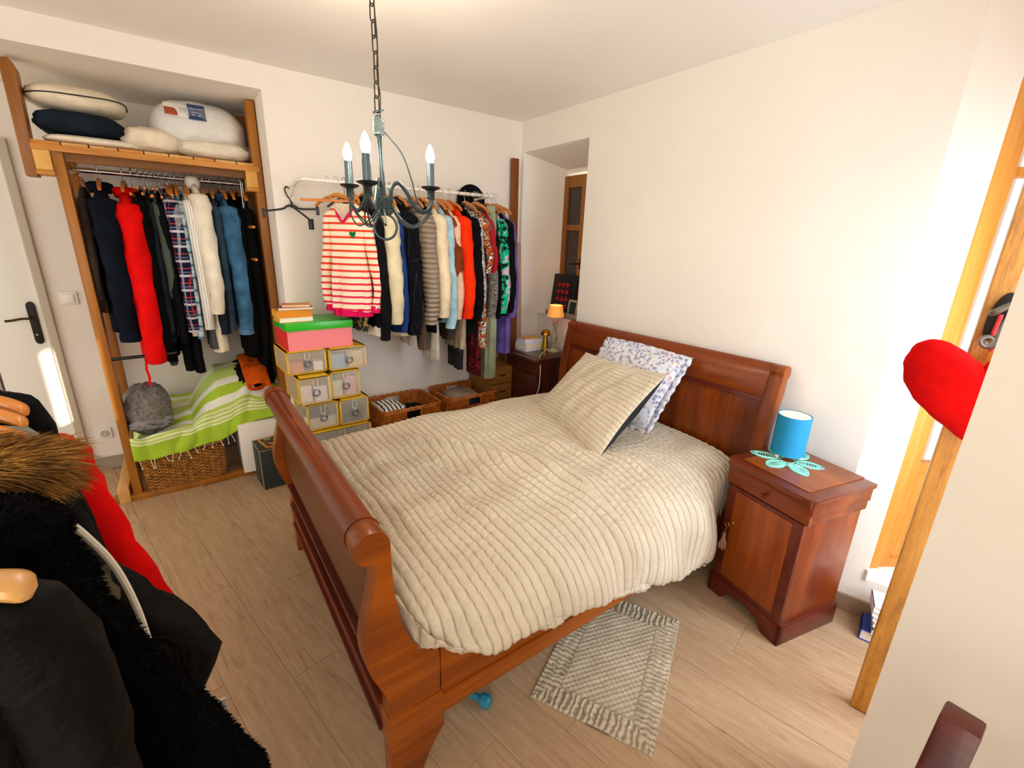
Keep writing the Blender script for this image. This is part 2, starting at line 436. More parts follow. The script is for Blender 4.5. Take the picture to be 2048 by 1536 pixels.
# ================================================================== recess window at the back
w = empty('window_2', (.13, .345, 1.07)); w['kind'] = 'structure'
MB().box(-.02, .03, .0, .05, 0, 1.14).build('jamb', WINW, w, smooth=False, bevel=.004)
fr = MB().box(.03, .085, -.012, .03, 0, 1.12).box(.24, .30, -.012, .03, 0, 1.12).box(.085, .24, -.012, .03, 1.03, 1.12).box(.085, .24, -.012, .03, .70, .745).box(.085, .24, -.012, .03, 0, .09)
fr.build('window_frame', WINW, w, smooth=False, bevel=.004)
MB().box(.30, .42, -.0, .05, 0, 1.14).build('jamb', WINW, w, smooth=False, bevel=.004)
DG = NT('dark_window_glass'); DG.col('3C302C'); DG = DG.set(.25)
MB().box(.08, .245, .004, .01, .74, 1.035).build('pane', DG, w, smooth=False)
MB().box(.08, .245, .004, .01, .085, .705).build('pane', DG, w, smooth=False)
MB().tube([(.285, -.012, .44), (.285, -.045, .44), (.20, -.05, .435)], .007).box(.272, .298, -.018, -.012, .40, .48).build('window_handle', IRON, w)
MB().tube([(-.012, -.006, .86), (-.012, -.006, .93)], .008).build('hinge', IRON, w)
struct(MB().prism([(.09, .155), (.80, .155), (.80, .345), (.165, .345)], 'z', 1.068, 1.076), 'windowsill', plain('E4DED2', .6))['kind'] = 'structure'

# ================================================================== window on the right
AZ = R(54); Tw = Matrix.Translation((2.755, .045, 0)) @ Matrix.Rotation(AZ, 4, 'Z')
w = empty('window_1', (0, 0, 0)); w['kind'] = 'structure'; w.matrix_world = Tw
MB().box(0, .058, 0, .06, .25, 2.42).build('jamb', OAKW, w, smooth=False, bevel=.006)
MB().box(.058, .105, .012, .055, .25, 2.42).box(.60, .68, .012, .055, .25, 2.42).box(.105, .60, .014, .053, .74, .79).box(.105, .60, .014, .053, 1.93, 1.965).box(.105, .60, .014, .053, 2.33, 2.42).box(.105, .60, .014, .053, .25, .30).build('window_frame', OAKW, w, smooth=False, bevel=.004)
MB().box(.10, .605, .026, .040, .295, .745).build('lower_panel', OAKW, w, smooth=False)
GL = NT('window_glass'); GL.set(.02, 0, **{'Transmission Weight': 1.0, 'IOR': 1.01, 'Alpha': .25}); GL.col('FFFFFF'); GL = GL.m
for a0, a1 in ((.785, 1.935), (1.96, 2.335)):
    MB().box(.10, .605, .030, .034, a0, a1).build('pane', GL, w, smooth=False)
MB().box(.68, .95, 0, .06, .25, 2.42).build('jamb', OAKW, w, smooth=False, bevel=.006)
MB().box(-.004, 1.0, -.02, .30, .196, .25).build('sill_board', plain('F4EFE4', .5), w, smooth=False, bevel=.004)
w = empty('window_3_unseen', (3.76, -.62, .55)); w['kind'] = 'structure'  # added window that is never in view, closed behind the right fill lamp
MB().box(-.03, .03, 0, .07, 0, 1.65).box(-.03, .03, .45, .51, .07, 1.58).box(-.03, .03, .90, .97, 0, 1.65).box(-.03, .03, .07, .90, 0, .07).box(-.03, .03, .07, .90, 1.58, 1.65).build('window_frame', OAKW, w, smooth=False)
MB().box(.05, .07, 0, .97, 0, 1.65).build('shutter', OAKW, w, smooth=False)

# ---- oak door leaf standing open at right, iron handle, hanging heart
Td = Matrix.Translation((2.934, -.522, 0)) @ Matrix.Rotation(R(13), 4, 'Z')
d = empty('door_2'); d['kind'] = 'structure'; d.matrix_world = Td
MB().box(0, .12, 0, .036, .004, 2.5).build('door_leaf', OAKZ, d, smooth=False, bevel=.004)
hb = smooth_path([(.030, -.004, 1.545), (.020, -.004, 1.52), (.014, -.004, 1.48), (.016, -.004, 1.44), (.024, -.004, 1.425), (.05, -.004, 1.43), (.075, -.004, 1.45), (.085, -.004, 1.50), (.07, -.004, 1.545), (.045, -.004, 1.558)], 4, True)
back = MB(); back.prism([(p[0], p[2]) for p in hb], 'y', -.014, 0); back = back.build('handle_plate', IRON, d, bevel=.004)
sc = [(.05, -.014, 1.50), (.05, -.05, 1.505), (.078, -.062, 1.53), (.100, -.064, 1.535), (.082, -.064, 1.50), (.075, -.064, 1.46), (.072, -.064, 1.43)]
sp = [( .056 + .017 * math.cos(t) * (1 - t / 16), -.064, 1.428 - .017 * math.sin(t) * (1 - t / 16)) for t in [k * .45 for k in range(22)]]
sc = [(p[0] - .030, p[1], p[2]) for p in sc]; sp = [(p[0] - .030, p[1], p[2]) for p in sp]
MB().tube(smooth_path(sc + sp[1:4], 5), .0085).tube(sp, [.0075 - .0001 * k for k in range(22)]).build('handle_scroll', plain('7A786C', .4, .7), back)

# heart cushion
def heart_pts(n=64, pw=3.0):
    o = []
    for k in range(n):
        t = 2 * PI * k / n
        o.append((math.copysign(abs(math.sin(t)) ** pw, math.sin(t)), (13 * math.cos(t) - 5 * math.cos(2 * t) - 2 * math.cos(3 * t) - math.cos(4 * t)) / 16.0))
    return o
hp_ = heart_pts(72, 1.9)
# world directions: lies just in front of the leaf, roughly facing the camera side
hx = Vector((math.cos(R(13)), math.sin(R(13)), 0)); hz = Vector((0, 0, 1)); hn = Vector((hx.y, -hx.x, 0))
hc = Vector((2.996, -.60, 1.298)); tl = R(10)
rings = []
for side, prof in ((1, [(1.0, 0), (.985, .012), (.93, .026), (.8, .040), (.55, .050), (.28, .054), (.02, .055)]),):
    pass
prof = [(.02, -.052), (.3, -.05), (.6, -.045), (.82, -.036), (.94, -.022), (.99, -.008), (1.0, 0), (.99, .008), (.94, .022), (.82, .036), (.6, .045), (.3, .05), (.02, .052)]
mb = MB(); ring = []
for sc_, dp in prof:
    rr = []
    for k, (px, pz) in enumerate(hp_):
        a_ = px * .168 * sc_; b_ = (pz * .178 + .01) * sc_
        ax = a_ * math.cos(tl) - b_ * math.sin(tl); bz = a_ * math.sin(tl) + b_ * math.cos(tl)
        j = .002 * math.sin(k * 1.9) * (1 if abs(dp) < .03 else 0)
        rr.append(hc + hx * (ax + j) + hz * bz + hn * dp)
    ring.append([p - hc for p in rr])
hrt = empty('heart_cushion', hc, 0, 'red felt heart cushion hanging from the iron door handle', 'cushion')
mb.loft(ring).build('padded_heart', fabric('D80808', .95, .12, 300, .2), hrt)
MB().tube([Vector((2.985, -.565, 1.40)) - hc, Vector((2.976, -.56, 1.45)) - hc, Vector((2.978, -.552, 1.50)) - hc], .006, flat=.4).build('loop', plain('C4060A', .8), hrt)

# books stacked under the window sill
z = 0.0
for i, (h_, c_, w_, dx, l_, y_) in enumerate([(.052, '1238A0', .17, 0.0, 'blue paperback at the very bottom of the stack below the window', 0), (.022, 'F1F1EE', .13, .035, 'thin white book lying on the blue one below the window', 0), (.016, 'E0A21C', .12, .05, 'thin yellow book in the stack below the window', 0),
                                  (.026, 'E9EAF0', .14, .03, 'white book just above the yellow one below the window', 0), (.022, 'DDDDE8', .15, .022, 'pale lilac book, third from top below the window', 0), (.026, 'E6E4EC', .16, .014, 'white book, second from top below the window', 0), (.024, 'F4F4F4', .16, .012, 'white book topmost of the stack below the window', 0)]):
    b = empty('book', (2.87 + dx, -.035, z + .0005), R(15 + (i * 37 % 9)), l_, 'book', 'books stacked under the window sill')
    MB().box(-.06, -.06 + w_, -.07, .06, 0, .003).box(-.06, -.06 + w_, -.07, .06, h_ - .003, h_).box(-.06, -.057, -.07, .06, 0, h_).build('cover', plain(c_, .5), b, smooth=False)
    MB().box(-.056, -.064 + w_, -.066, .056, .003, h_ - .003).build('pages', plain('EDE9E0', .8), b, smooth=False)
    z += h_ + .0005

# ================================================================== BED
bed = empty('sleigh_bed', (1.51, -1.06, 0), 0, 'cherry wood sleigh bed with curled headboard and footboard', 'bed')
BX, BY = 1.51, -1.06
def L_(pts, side='foot'):
    return pts
# footboard end post profile in (y, z) world, outer side first
FO = smooth_path([(-2.062, .842), (-2.058, .80), (-2.068, .74), (-2.088, .66), (-2.100, .60), (-2.100, .54), (-2.088, .48), (-2.062, .41), (-2.046, .36), (-2.044, .28)], 4)
FI = smooth_path([(-1.880, .285), (-1.880, .455), (-1.915, .475), (-1.955, .52), (-1.985, .59), (-2.002, .67), (-2.010, .76), (-2.012, .84)], 4)
roll = [(-2.060 + .048 * math.cos(t), .886 + .048 * math.sin(t)) for t in [R(5 + 13 * k) for k in range(22)]]
post = [(-2.046, .28)] + [] 
poly = FI + roll + FO
leg = smooth_path([(-1.868, .165), (-1.868, .140), (-1.885, .115), (-1.905, .085), (-1.925, .05), (-1.945, .0)], 4)
polyleg = [(-2.048, .165)] + [(-2.048, .0)] + leg[::-1]
def bedmesh(mb, name, m, parent=bed, **kw):
    mb.v = [(p[0] - BX, p[1] - BY, p[2]) for p in mb.v]
    return mb.build(name, m, parent, **kw)
for x0, x1 in ((2.150, 2.212), (.775, .835)):
    o = bedmesh(MB().prism(poly, 'x', x0, x1), 'foot_post', CHERRYY, bevel=.004)
    bedmesh(MB().prism([(-2.050, .165), (-1.872, .165), (-1.872, .285), (-2.050, .285)], 'x', x0 - .002, x1 + .004), 'post_block', CHERRYY, o, bevel=.003)
    bedmesh(MB().prism(polyleg, 'x', x0, x1 + .004), 'leg', CHERRYY, bevel=.004)
bedmesh(MB().tube([(.83, -2.060, .886), (2.155, -2.060, .886)], .047, 28).tube([(.852, -2.060, .886), (.86, -2.060, .886)], .050, 28).tube([(2.126, -2.060, .886), (2.134, -2.060, .886)], .050, 28), 'top_roll', CHERRY)
mid = smooth_path([(-2.040, .855), (-2.036, .78), (-2.046, .70), (-2.058, .62), (-2.058, .54), (-2.045, .46), (-2.028, .40)], 4)
pan = mid + [(p[0] + .030, p[1]) for p in mid[::-1]]
bedmesh(MB().prism(pan, 'x', .84, 2.15), 'foot_panel', wood('482006', '743A0C', 'x', 5, 8, .34, .12, 0, 'foot_panel_wood', c0='5E2C08'))
bedmesh(MB().prism([(-2.040, .285), (-1.99, .285), (-1.99, .40), (-2.034, .40)], 'x', .835, 2.15), 'lower_board', CHERRY)
mm = MB()
for z_, d_, h_ in ((.395, .012, .016), (.285, .014, .018), (.175, .012, .014)):
    mm.box(.84, 2.148, -2.052 - d_ * .6, -2.02, z_, z_ + h_)
bedmesh(mm, 'moulding', DKCHERRY, bevel=.003)
bedmesh(MB().box(.84, 2.148, -2.046, -2.0, .185, .285), 'bottom_board', CHERRY, bevel=.003)
# side rails with stepped moulding
for sgn, xo in ((1, 2.205), (-1, .782)):
    a_, b_ = (xo - .028, xo) if sgn > 0 else (xo, xo + .028)
    rl = bedmesh(MB().box(a_, b_, -1.872, -.15, .255, .445), 'side_rail', CHERRYY, bevel=.002)
    a2, b2 = (xo - .028, xo + .008) if sgn > 0 else (xo - .008, xo + .028)
    bedmesh(MB().box(a2, b2, -1.872, -.15, .185, .262), 'rail_base', CHERRYY, rl, bevel=.004)
# headboard
HO = smooth_path([(-.155, .285), (-.155, .55), (-.160, .70), (-.150, .82), (-.130, .93), (-.112, 1.02), (-.098, 1.08)], 4)
HR = [(-.062 + .040 * math.cos(t), 1.092 + .036 * math.sin(t)) for t in [R(165 - 13 * k) for k in range(19)]]
HI = smooth_path([(-.045, 1.045), (-.052, .98), (-.075, .90), (-.095, .80), (-.100, .68), (-.085, .55), (-.06, .45), (-.05, .285)], 4)
hp2 = HO + HR + HI
for x0, x1 in ((2.222, 2.288), (.775, .842)):
    bedmesh(MB().prism(hp2, 'x', x0, x1), 'head_post', CHERRYZ, bevel=.004)
    lg = smooth_path([(-.05, .285), (-.05, 0), (-.10, 0), (-.115, .05), (-.14, .09), (-.165, .12), (-.17, .165), (-.17, .285)], 3)
    bedmesh(MB().prism([(-.05, .285), (-.05, 0), (-.105, 0), (-.118, .05), (-.14, .09), (-.165, .12), (-.17, .165), (-.17, .285)], 'x', x0 - .05, x1), 'leg', DKCHERRY, bevel=.004)
hm = smooth_path([(-.128, .40), (-.130, .60), (-.128, .74), (-.120, .86), (-.104, .965)], 4)
bedmesh(MB().prism(hm + [(p[0] + .028, p[1]) for p in hm[::-1]], 'x', .84, 2.225), 'head_panel', CHERRYZ)
tr = smooth_path([(-.112, .958), (-.122, .975), (-.118, 1.02), (-.108, 1.065), (-.090, 1.105), (-.062, 1.128), (-.035, 1.118), (-.022, 1.09), (-.035, 1.06), (-.06, 1.04), (-.085, .97)], 4)
bedmesh(MB().prism(tr, 'x', .842, 2.222), 'top_rail', CHERRY)
bedmesh(MB().prism([(-.125, .946), (-.122, .965), (-.095, .968), (-.095, .946)], 'x', .842, 2.222), 'moulding', DKCHERRY)

# mattress (mostly hidden)
m_ = MB().box(.815, 2.17, -1.985, -.17, .36, .585).build('mattress', fabric('E8E2D6'), bevel=.04)
tag(m_, 'cream mattress lying in the bed under the quilt', 'mattress')

# ---- quilt
QT = NT('quilted_cotton'); v = QT.co(); at = QT.n('ShaderNodeAttribute', attribute_name='stitch_crease')
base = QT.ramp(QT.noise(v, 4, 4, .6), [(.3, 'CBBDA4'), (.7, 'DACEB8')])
QT.col(QT.mix(QT.math('MULTIPLY', at.outputs['Fac'], .62), base, '6E5436'))  # brown thread, broadened so crease shade is painted into the colour
br = QT.n('ShaderNodeTexBrick'); 
pk = QT.noise(QT.co(scale=(1.6, .6, 1)), 42, 3, .55, .4); wv_ = QT.noise(v, 400, 2, .5)
QT.bump(QT.math('ADD', QT.math('MULTIPLY', pk, 3.5), QT.math('MULTIPLY', wv_, .5)), .55, .004); QT = QT.set(.92, 0, **{'Sheen Weight': .1})
def cr(P, n):
    return np.array(smooth_path(P, n))
def resample(P, n):
    d_ = np.r_[0, np.cumsum(np.linalg.norm(np.diff(P, axis=0), axis=1))]; t = np.linspace(0, d_[-1], n)
    return np.stack([np.interp(t, d_, P[:, k]) for k in range(P.shape[1])], 1), t
NU, NV = 300, 420
ys = np.linspace(-1.985, -.165, NV)
P = np.zeros((NV, NU, 3)); ST = np.zeros((NV, NU))
def ipl(y, xs, vs): return float(np.interp(y, xs, vs))
for i, y in enumerate(ys):
    # hem height and bulge of the hanging right side, by distance along the bed
    hem = ipl(y, [-1.99, -1.93, -1.86, -1.74, -1.60, -1.35, -1.05, -.75, -.45, -.30, -.165], [.66, .545, .478, .435, .440, .395, .335, .245, .175, .20, .26])
    bul = ipl(y, [-1.99, -1.93, -1.80, -1.60, -1.2, -.8, -.5, -.33, -.165], [-.06, .04, .105, .13, .125, .13, .085, .0, -.02])
    top = .640 + .035 * math.sin((y + 2.0) * 1.7) - .05 * max(0, (-1.90 - y) / .085) ** 2
    left = .600 if y < -1.86 else .585
    edge = 2.17
    path = cr([(.830, left - .16), (.826, left - .05), (.850, left + .0), (.93, top - .005), (1.25, top + .014), (1.65, top + .012), (2.0, top - .004),
               (edge - .04, top - .03), (edge + .35 * bul + .02, top - .075), (edge + .85 * bul + .03, top - .14 - .25 * (top - hem - .14) * .4), (edge + bul + .035, hem + .5 * (top - hem) * .35), (edge + bul + .02, hem + .004)], 14)
    Q, t = resample(path, NU)
    P[i, :, 0] = Q[:, 0]; P[i, :, 2] = Q[:, 1]; P[i, :, 1] = y
# large soft folds and gathered lumps
X, Y, Z = P[..., 0].copy(), P[..., 1].copy(), P[..., 2].copy()
side = np.clip((X - 2.12) / .12, 0, 1)
lump = .016 * wob(X * 1.6, Y * 1.6, 1.6, 8, 3) + .010 * wob(X * 4, Y * 3, 1.8, 8, 11)
def fold(x0, y0, x1, y1, w_, amp):
    dx, dy = x1 - x0, y1 - y0; L2 = dx * dx + dy * dy
    t = np.clip(((X - x0) * dx + (Y - y0) * dy) / L2, 0, 1); dd = np.hypot(X - x0 - t * dx, Y - y0 - t * dy)
    return amp * np.exp(-(dd / w_) ** 2) * np.sin(np.clip(t, .04, .96) * PI) 
for f in ((1.15, -1.55, 1.75, -1.20, .035, .045), (1.25, -1.62, 1.9, -1.33, .028, -.022), (1.6, -1.18, 2.1, -1.05, .05, .038), (1.45, -.98, 1.95, -.88, .04, .02), (1.0, -1.75, 1.7, -1.72, .05, .016),
          (1.75, -1.62, 2.15, -1.45, .05, .026), (1.5, -1.84, 2.1, -1.78, .04, .018), (1.85, -.8, 2.15, -.68, .06, .022), (1.0, -1.2, 1.4, -1.0, .06, -.012)):
    lump = lump + fold(*f)
edgefade = np.clip((Y + 1.985) / .06, 0, 1) * np.clip((-.165 - Y) / .05, 0, 1) * np.clip((X - .835) / .05, 0, 1)
lump = lump * edgefade * (1 - side * .55)
# channels run across the bed; they wander with the folds
warp = .034 * wob(X * .9, Y * .9, 1.2, 6, 5) + .007 * wob(X * 3, Y * 2, 1.6, 6, 21) + .05 * np.exp(-((X - 1.75) / .35) ** 2) * np.exp(-((Y + 1.45) / .3) ** 2)
PER = .0365
ph = (Y + warp + .10 * np.clip(X - 1.9, 0, 1) ** 1.5 * np.sign(Y + 1.1)) / PER
fr_ = np.abs(((ph) % 1.0) - .5) * 2            # 1 at stitch line
puff = .0075 * np.sqrt(np.clip(1 - fr_ ** 2.2, 0, 1))
puck = .0034 * np.sin(X / .0062 + 5 * wob(X * 3, Y * 9, 2, 6, 30)) * (1 - fr_ * .6) * (.5 + .5 * wob(X * 5, Y * 5, 2, 6, 8))
# normals from finite differences
du = np.gradient(np.stack([X, Y, Z], 2), axis=1); dv = np.gradient(np.stack([X, Y, Z], 2), axis=0)
N = np.cross(du, dv); N /= np.linalg.norm(N, axis=2, keepdims=True) + 1e-9
N[N[..., 2] < -.2] *= 1
sgn = np.where((N[..., 2] + .3 * N[..., 0]) < 0, -1, 1)[..., None]; N = N * sgn
wave_side = side * (.012 * np.sin(Y * 17 + 2 * Z * 6) + .005 * np.sin(Y * 39 + 1))
Pq = P + N * (lump + puff + puck + wave_side)[..., None]
Pq[..., 2] = np.where((Pq[..., 0] < 2.15), np.maximum(Pq[..., 2], .50), Pq[..., 2])
q_ = MB().grid(Pq)
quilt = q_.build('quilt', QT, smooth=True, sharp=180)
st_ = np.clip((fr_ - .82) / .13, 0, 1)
att = quilt.data.attributes.new('stitch_crease', 'FLOAT', 'POINT'); att.data.foreach_set('value', st_.reshape(-1).astype(np.float32))
tag(quilt, 'beige stitched quilt with parallel channels spread rumpled over the bed', 'quilt')

# ---- cushions
def pillow(name, corners, thick, m, label, cat='pillow', channels=0, back=None, n=210, seed=0, frill=0, pinch=.05, parent=None, wr=.006, center=None, attr=True):
    TL, TR, BR, BL = [np.array(c, float) for c in corners]
    u = np.linspace(0, 1, n); U, V = np.meshgrid(u, u)
    # pinch sides inward
    up_ = U + pinch * np.sin(PI * V) * (0.5 - U) * 2 * -1 * -1 * (-1) * -1 * (np.abs(2 * U - 1)) * -1
    U2 = .5 + (U - .5) * (1 - pinch * np.sin(PI * V)); V2 = .5 + (V - .5) * (1 - pinch * np.sin(PI * U))
    B = (TL * (1 - U2[..., None]) + TR * U2[..., None]) * (1 - V2[..., None]) + (BL * (1 - U2[..., None]) + BR * U2[..., None]) * V2[..., None]
    nx = np.cross(TR - TL, BL - TL); nx /= np.linalg.norm(nx)
    s_ = (np.clip(1 - np.abs(2 * U - 1) ** 2.4, 0, 1) * np.clip(1 - np.abs(2 * V - 1) ** 2.4, 0, 1)) ** .62
    wr_ = wr * wob(U * 6 + seed, V * 6, 1.5, 8, seed % 20) * s_
    frq = 0; stt = np.zeros_like(U)
    if channels:
        f_ = np.abs(((V * channels) + .12 * wob(U * 2, V * 2, 1.5, 6, 4 + seed)) % 1 - .5) * 2
        frq = .0045 * np.sqrt(np.clip(1 - f_ ** 2.2, 0, 1)) * np.clip(s_ * 4, 0, 1)
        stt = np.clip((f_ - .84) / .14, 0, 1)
    front = B - nx * ((thick * (.34 if back else .5) * s_) + wr_ + frq)[..., None]; backp = B + nx * ((thick * (.80 if back else .5) * s_) + wr_)[..., None]
    r = empty(name, tuple((BL + BR) / 2), 0, label, cat); c0 = (BL + BR) / 2
    o = MB().grid(front - c0).build('front_cover', m, r, sharp=180)
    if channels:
        a__ = o.data.attributes.new('stitch_crease', 'FLOAT', 'POINT'); a__.data.foreach_set('value', stt.reshape(-1).astype(np.float32))
    MB().grid((backp - c0)[::-1]).build('back_cover', back or m, r, sharp=180)
    if frill:
        t = np.linspace(0, 1, 60); per = []
        for A_, B_, k in ((TL, TR, 0), (TR, BR, 1), (BR, BL, 2), (BL, TL, 3)):
            for q_ in range(60): per.append((A_, B_, q_ / 60.0))
        inner = []; outer = []; c_ = (TL + TR + BR + BL) / 4
        for k, (A_, B_, t_) in enumerate(per):
            p_ = A_ * (1 - t_) + B_ * t_; pin = pinch * math.sin(PI * t_) * .5
            p_ = p_ + (c_ - p_) * pin * 2 * .5
            d_ = (p_ - c_); d_ /= np.linalg.norm(d_)
            inner.append(p_ - d_ * .012 - c0); outer.append(p_ + d_ * frill + nx * .006 * math.sin(k * .9) - c0)
        inner.append(inner[0]); outer.append(outer[0])
        MB().grid(np.array([inner, outer])).build('frill', m, r, sharp=180, solid=.003)
    return r
FLR = NT('floral_cotton'); v = FLR.co()
vor = FLR.n('ShaderNodeTexVoronoi'); vor.inputs['Scale'].default_value = 46; FLR.l(v, vor.inputs['Vector'])
vor2 = FLR.n('ShaderNodeTexVoronoi'); vor2.inputs['Scale'].default_value = 46; FLR.l(v, vor2.inputs['Vector'])
sepc = FLR.n('ShaderNodeSeparateColor'); FLR.l(vor.outputs['Color'], sepc.inputs[0])
fc = FLR.ramp(sepc.outputs[0], [(0, '8E97C4'), (.28, 'B7BEDD'), (.5, 'CBA0A8'), (.62, '7C86A8'), (.86, 'D9C4BC')], 'CONSTANT')
dm = FLR.ramp(FLR.math('ADD', vor.outputs['Distance'], FLR.math('MULTIPLY', FLR.noise(v, 120, 2), .3)), [(.52, 1.0), (.66, .0)])
FLR.col(FLR.mix(FLR.math('MULTIPLY', dm, .85), (.80, .82, .88, 1), fc)); FLR.bump(FLR.noise(v, 30, 3, .6), .3, .01); FLR = FLR.set(.9)
pillow('floral_pillow', [(1.215, -.135, 1.065), (1.825, -.175, 1.070), (1.765, -.385, .680), (1.165, -.345, .680)], .13, FLR, 'floral white and blue pillow leaning on the headboard', 'pillow', frill=.035, seed=3, wr=.008)
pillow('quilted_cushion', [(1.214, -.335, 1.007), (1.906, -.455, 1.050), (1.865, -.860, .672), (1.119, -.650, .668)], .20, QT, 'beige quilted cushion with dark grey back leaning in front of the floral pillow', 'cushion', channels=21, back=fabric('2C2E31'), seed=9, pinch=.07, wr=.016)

# ================================================================== NIGHTSTANDS
def nightstand(loc, rz, label, hgt=.735, w=.383, dp=.374, mf=None, lit=True):
    r = empty('nightstand', loc, rz, label, 'nightstand', 'matching cherry nightstands')
    F = CHERRYZ2 if lit else DARKW; Fx = CHERRYT if lit else DARKW; S = wood('5C1E04', '924006', 'z', 7, 12, .34, .15, 0, 'cherry_side', c0='783004') if lit else DARKW  # unlit variant swaps in darker wood, shade put into its colour
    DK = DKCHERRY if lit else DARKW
    hw = w / 2
    b = MB(); b.box(-hw + .012, hw - .012, .012, dp, .10, hgt - .13)
    b.build('body', S, r, bevel=.003)
    # plinth with bracket cut-out in front
    n = 10
    pts = [(-hw - .004, 0), (-hw + .075, 0)] + [(-hw + .075 + .055 * k / n, .052 * math.sin(k / n * PI / 2)) for k in range(1, n + 1)] + [(0, .066)] + \
          [(hw - .13 + .055 * k / n, .052 * math.cos(k / n * PI / 2)) for k in range(0, n + 1)] + [(hw + .004, 0), (hw + .004, .098), (-hw - .004, .098)]
    p = MB().prism([(a, c) for a, c in pts], 'y', -.006, .02)
    p.box(hw - .016, hw + .004, -.006, dp, 0, .098); p.box(-hw - .004, -hw + .016, -.006, dp, 0, .098)
    p.box(-hw, hw, 0, dp, .088, .108)
    p.build('plinth', DK, r, bevel=.003)
    # door frame + door
    MB().box(-hw + .010, -hw + .055, .0, .016, .108, hgt - .135).box(hw - .055, hw - .010, .0, .016, .108, hgt - .135).box(-hw + .05, hw - .05, 0, .016, .108, .13).box(-hw + .05, hw - .05, 0, .016, hgt - .155, hgt - .135).build('front_frame', DK, r, bevel=.003)
    dr = MB().box(-hw + .052, hw - .052, -.003, .014, .127, hgt - .152).build('door', F, r, bevel=.004)
    MB().lathe([(0, 0), (.008, 0), (.010, .003), (.006, .006), (0, .006)], seg=14).build('key_plate', BRASS, dr, loc=(-hw + .066, -.003, .42)).rotation_euler = (R(90), 0, 0)
    # drawer with rounded frieze
    t = hgt - .025
    prof = [(.016, t - .105), (.0, t - .105), (-.004, t - .10), (-.004, t - .035), (-.010, t - .02), (-.020, t - .004), (-.020, t), (.016, t)]
    fr2 = MB().prism(prof, 'x', -hw - .006, hw + .006)
    fr2.box(hw - .02, hw + .010, .0, dp, t - .06, t).box(hw - .02, hw + .003, .0, dp, t - .105, t - .06)
    fr2.box(-hw - .010, -hw + .02, .0, dp, t - .06, t).box(-hw - .003, -hw + .02, .0, dp, t - .105, t - .06).box(-hw, hw, 0, dp, t - .02, t)
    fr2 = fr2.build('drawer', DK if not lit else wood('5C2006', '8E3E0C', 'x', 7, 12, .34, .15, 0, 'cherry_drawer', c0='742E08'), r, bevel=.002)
    MB().lathe([(0, 0), (.005, 0), (.006, .006), (.011, .014), (.009, .020), (0, .022)], seg=16).build('knob', DK, fr2, loc=(0, -.004, t - .070)).rotation_euler = (R(90), 0, 0)
    # top with rounded front corners and dark border
    def rr(o, c=.045):
        q = []
        x0, x1, y0, y1 = -hw - o, hw + o, -.012 - o, dp + .004
        for k in range(7): a_ = R(180 + 15 * k); q.append((x0 + c + c * math.cos(a_), y0 + c + c * math.sin(a_)))
        for k in range(7): a_ = R(270 + 15 * k); q.append((x1 - c + c * math.cos(a_), y0 + c + c * math.sin(a_)))
        return q + [(x1, y1), (x0, y1)]
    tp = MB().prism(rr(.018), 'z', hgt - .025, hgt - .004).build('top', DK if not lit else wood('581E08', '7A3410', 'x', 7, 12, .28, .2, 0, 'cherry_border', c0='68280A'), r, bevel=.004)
    MB().prism(rr(-.035, .01), 'z', hgt - .005, hgt).build('top_panel', Fx, tp, smooth=False)
    return r
nsr = nightstand((2.453, -.432, 0), R(-12.7), 'bright cherry nightstand on the right of the bed with a tasselled key')
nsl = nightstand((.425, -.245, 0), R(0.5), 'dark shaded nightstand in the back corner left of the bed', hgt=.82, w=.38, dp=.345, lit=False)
# tassel on the key
Tn = Matrix.Translation((2.453, -.432, 0)) @ Matrix.Rotation(R(-12.7), 4, 'Z')
t = empty('tassel_key', Tn @ Vector((-.125, -.012, .42)), R(-12.7), 'small key with a pink and green tassel hanging from the nightstand door', 'key')
MB().tube([(0, .008, 0), (0, -.02, 0)], .003).tube([(.011 * math.cos(a), -.026, .011 * math.sin(a)) for a in [k * PI / 6 for k in range(12)]], .002, 6, True).build('key', BRASS, t)
MB().tube(smooth_path([(0, -.024, -.01), (-.004, -.026, -.03), (-.010, -.022, -.05)], 5), .0018).build('cord', plain('7A5A3A', .8), t)
MB().lathe([(0, 0), (.007, -.002), (.009, -.010), (.006, -.018), (.009, -.024), (.006, -.03), (0, -.03)], seg=12).build('tassel_head', plain('7E7450', .8), t, loc=(-.010, -.022, -.05))
mb = MB()
for k in range(46):
    a = k * 2.4; r0 = .006 * math.sqrt(k / 46); r1 = .017 * math.sqrt(k / 46)
    mb.tube([(r0 * math.cos(a), r0 * math.sin(a), 0), (r1 * math.cos(a), r1 * math.sin(a), -.028), (r1 * 1.1 * math.cos(a), r1 * 1.1 * math.sin(a), -.055 - .004 * math.sin(k))], .0013, 4, mi=k % 3)
mb.build('tassel_threads', [plain('A86A50', .8), plain('C7A58A', .8), plain('5F5A38', .8)], t, loc=(-.010, -.022, -.078))['kind'] = 'stuff'

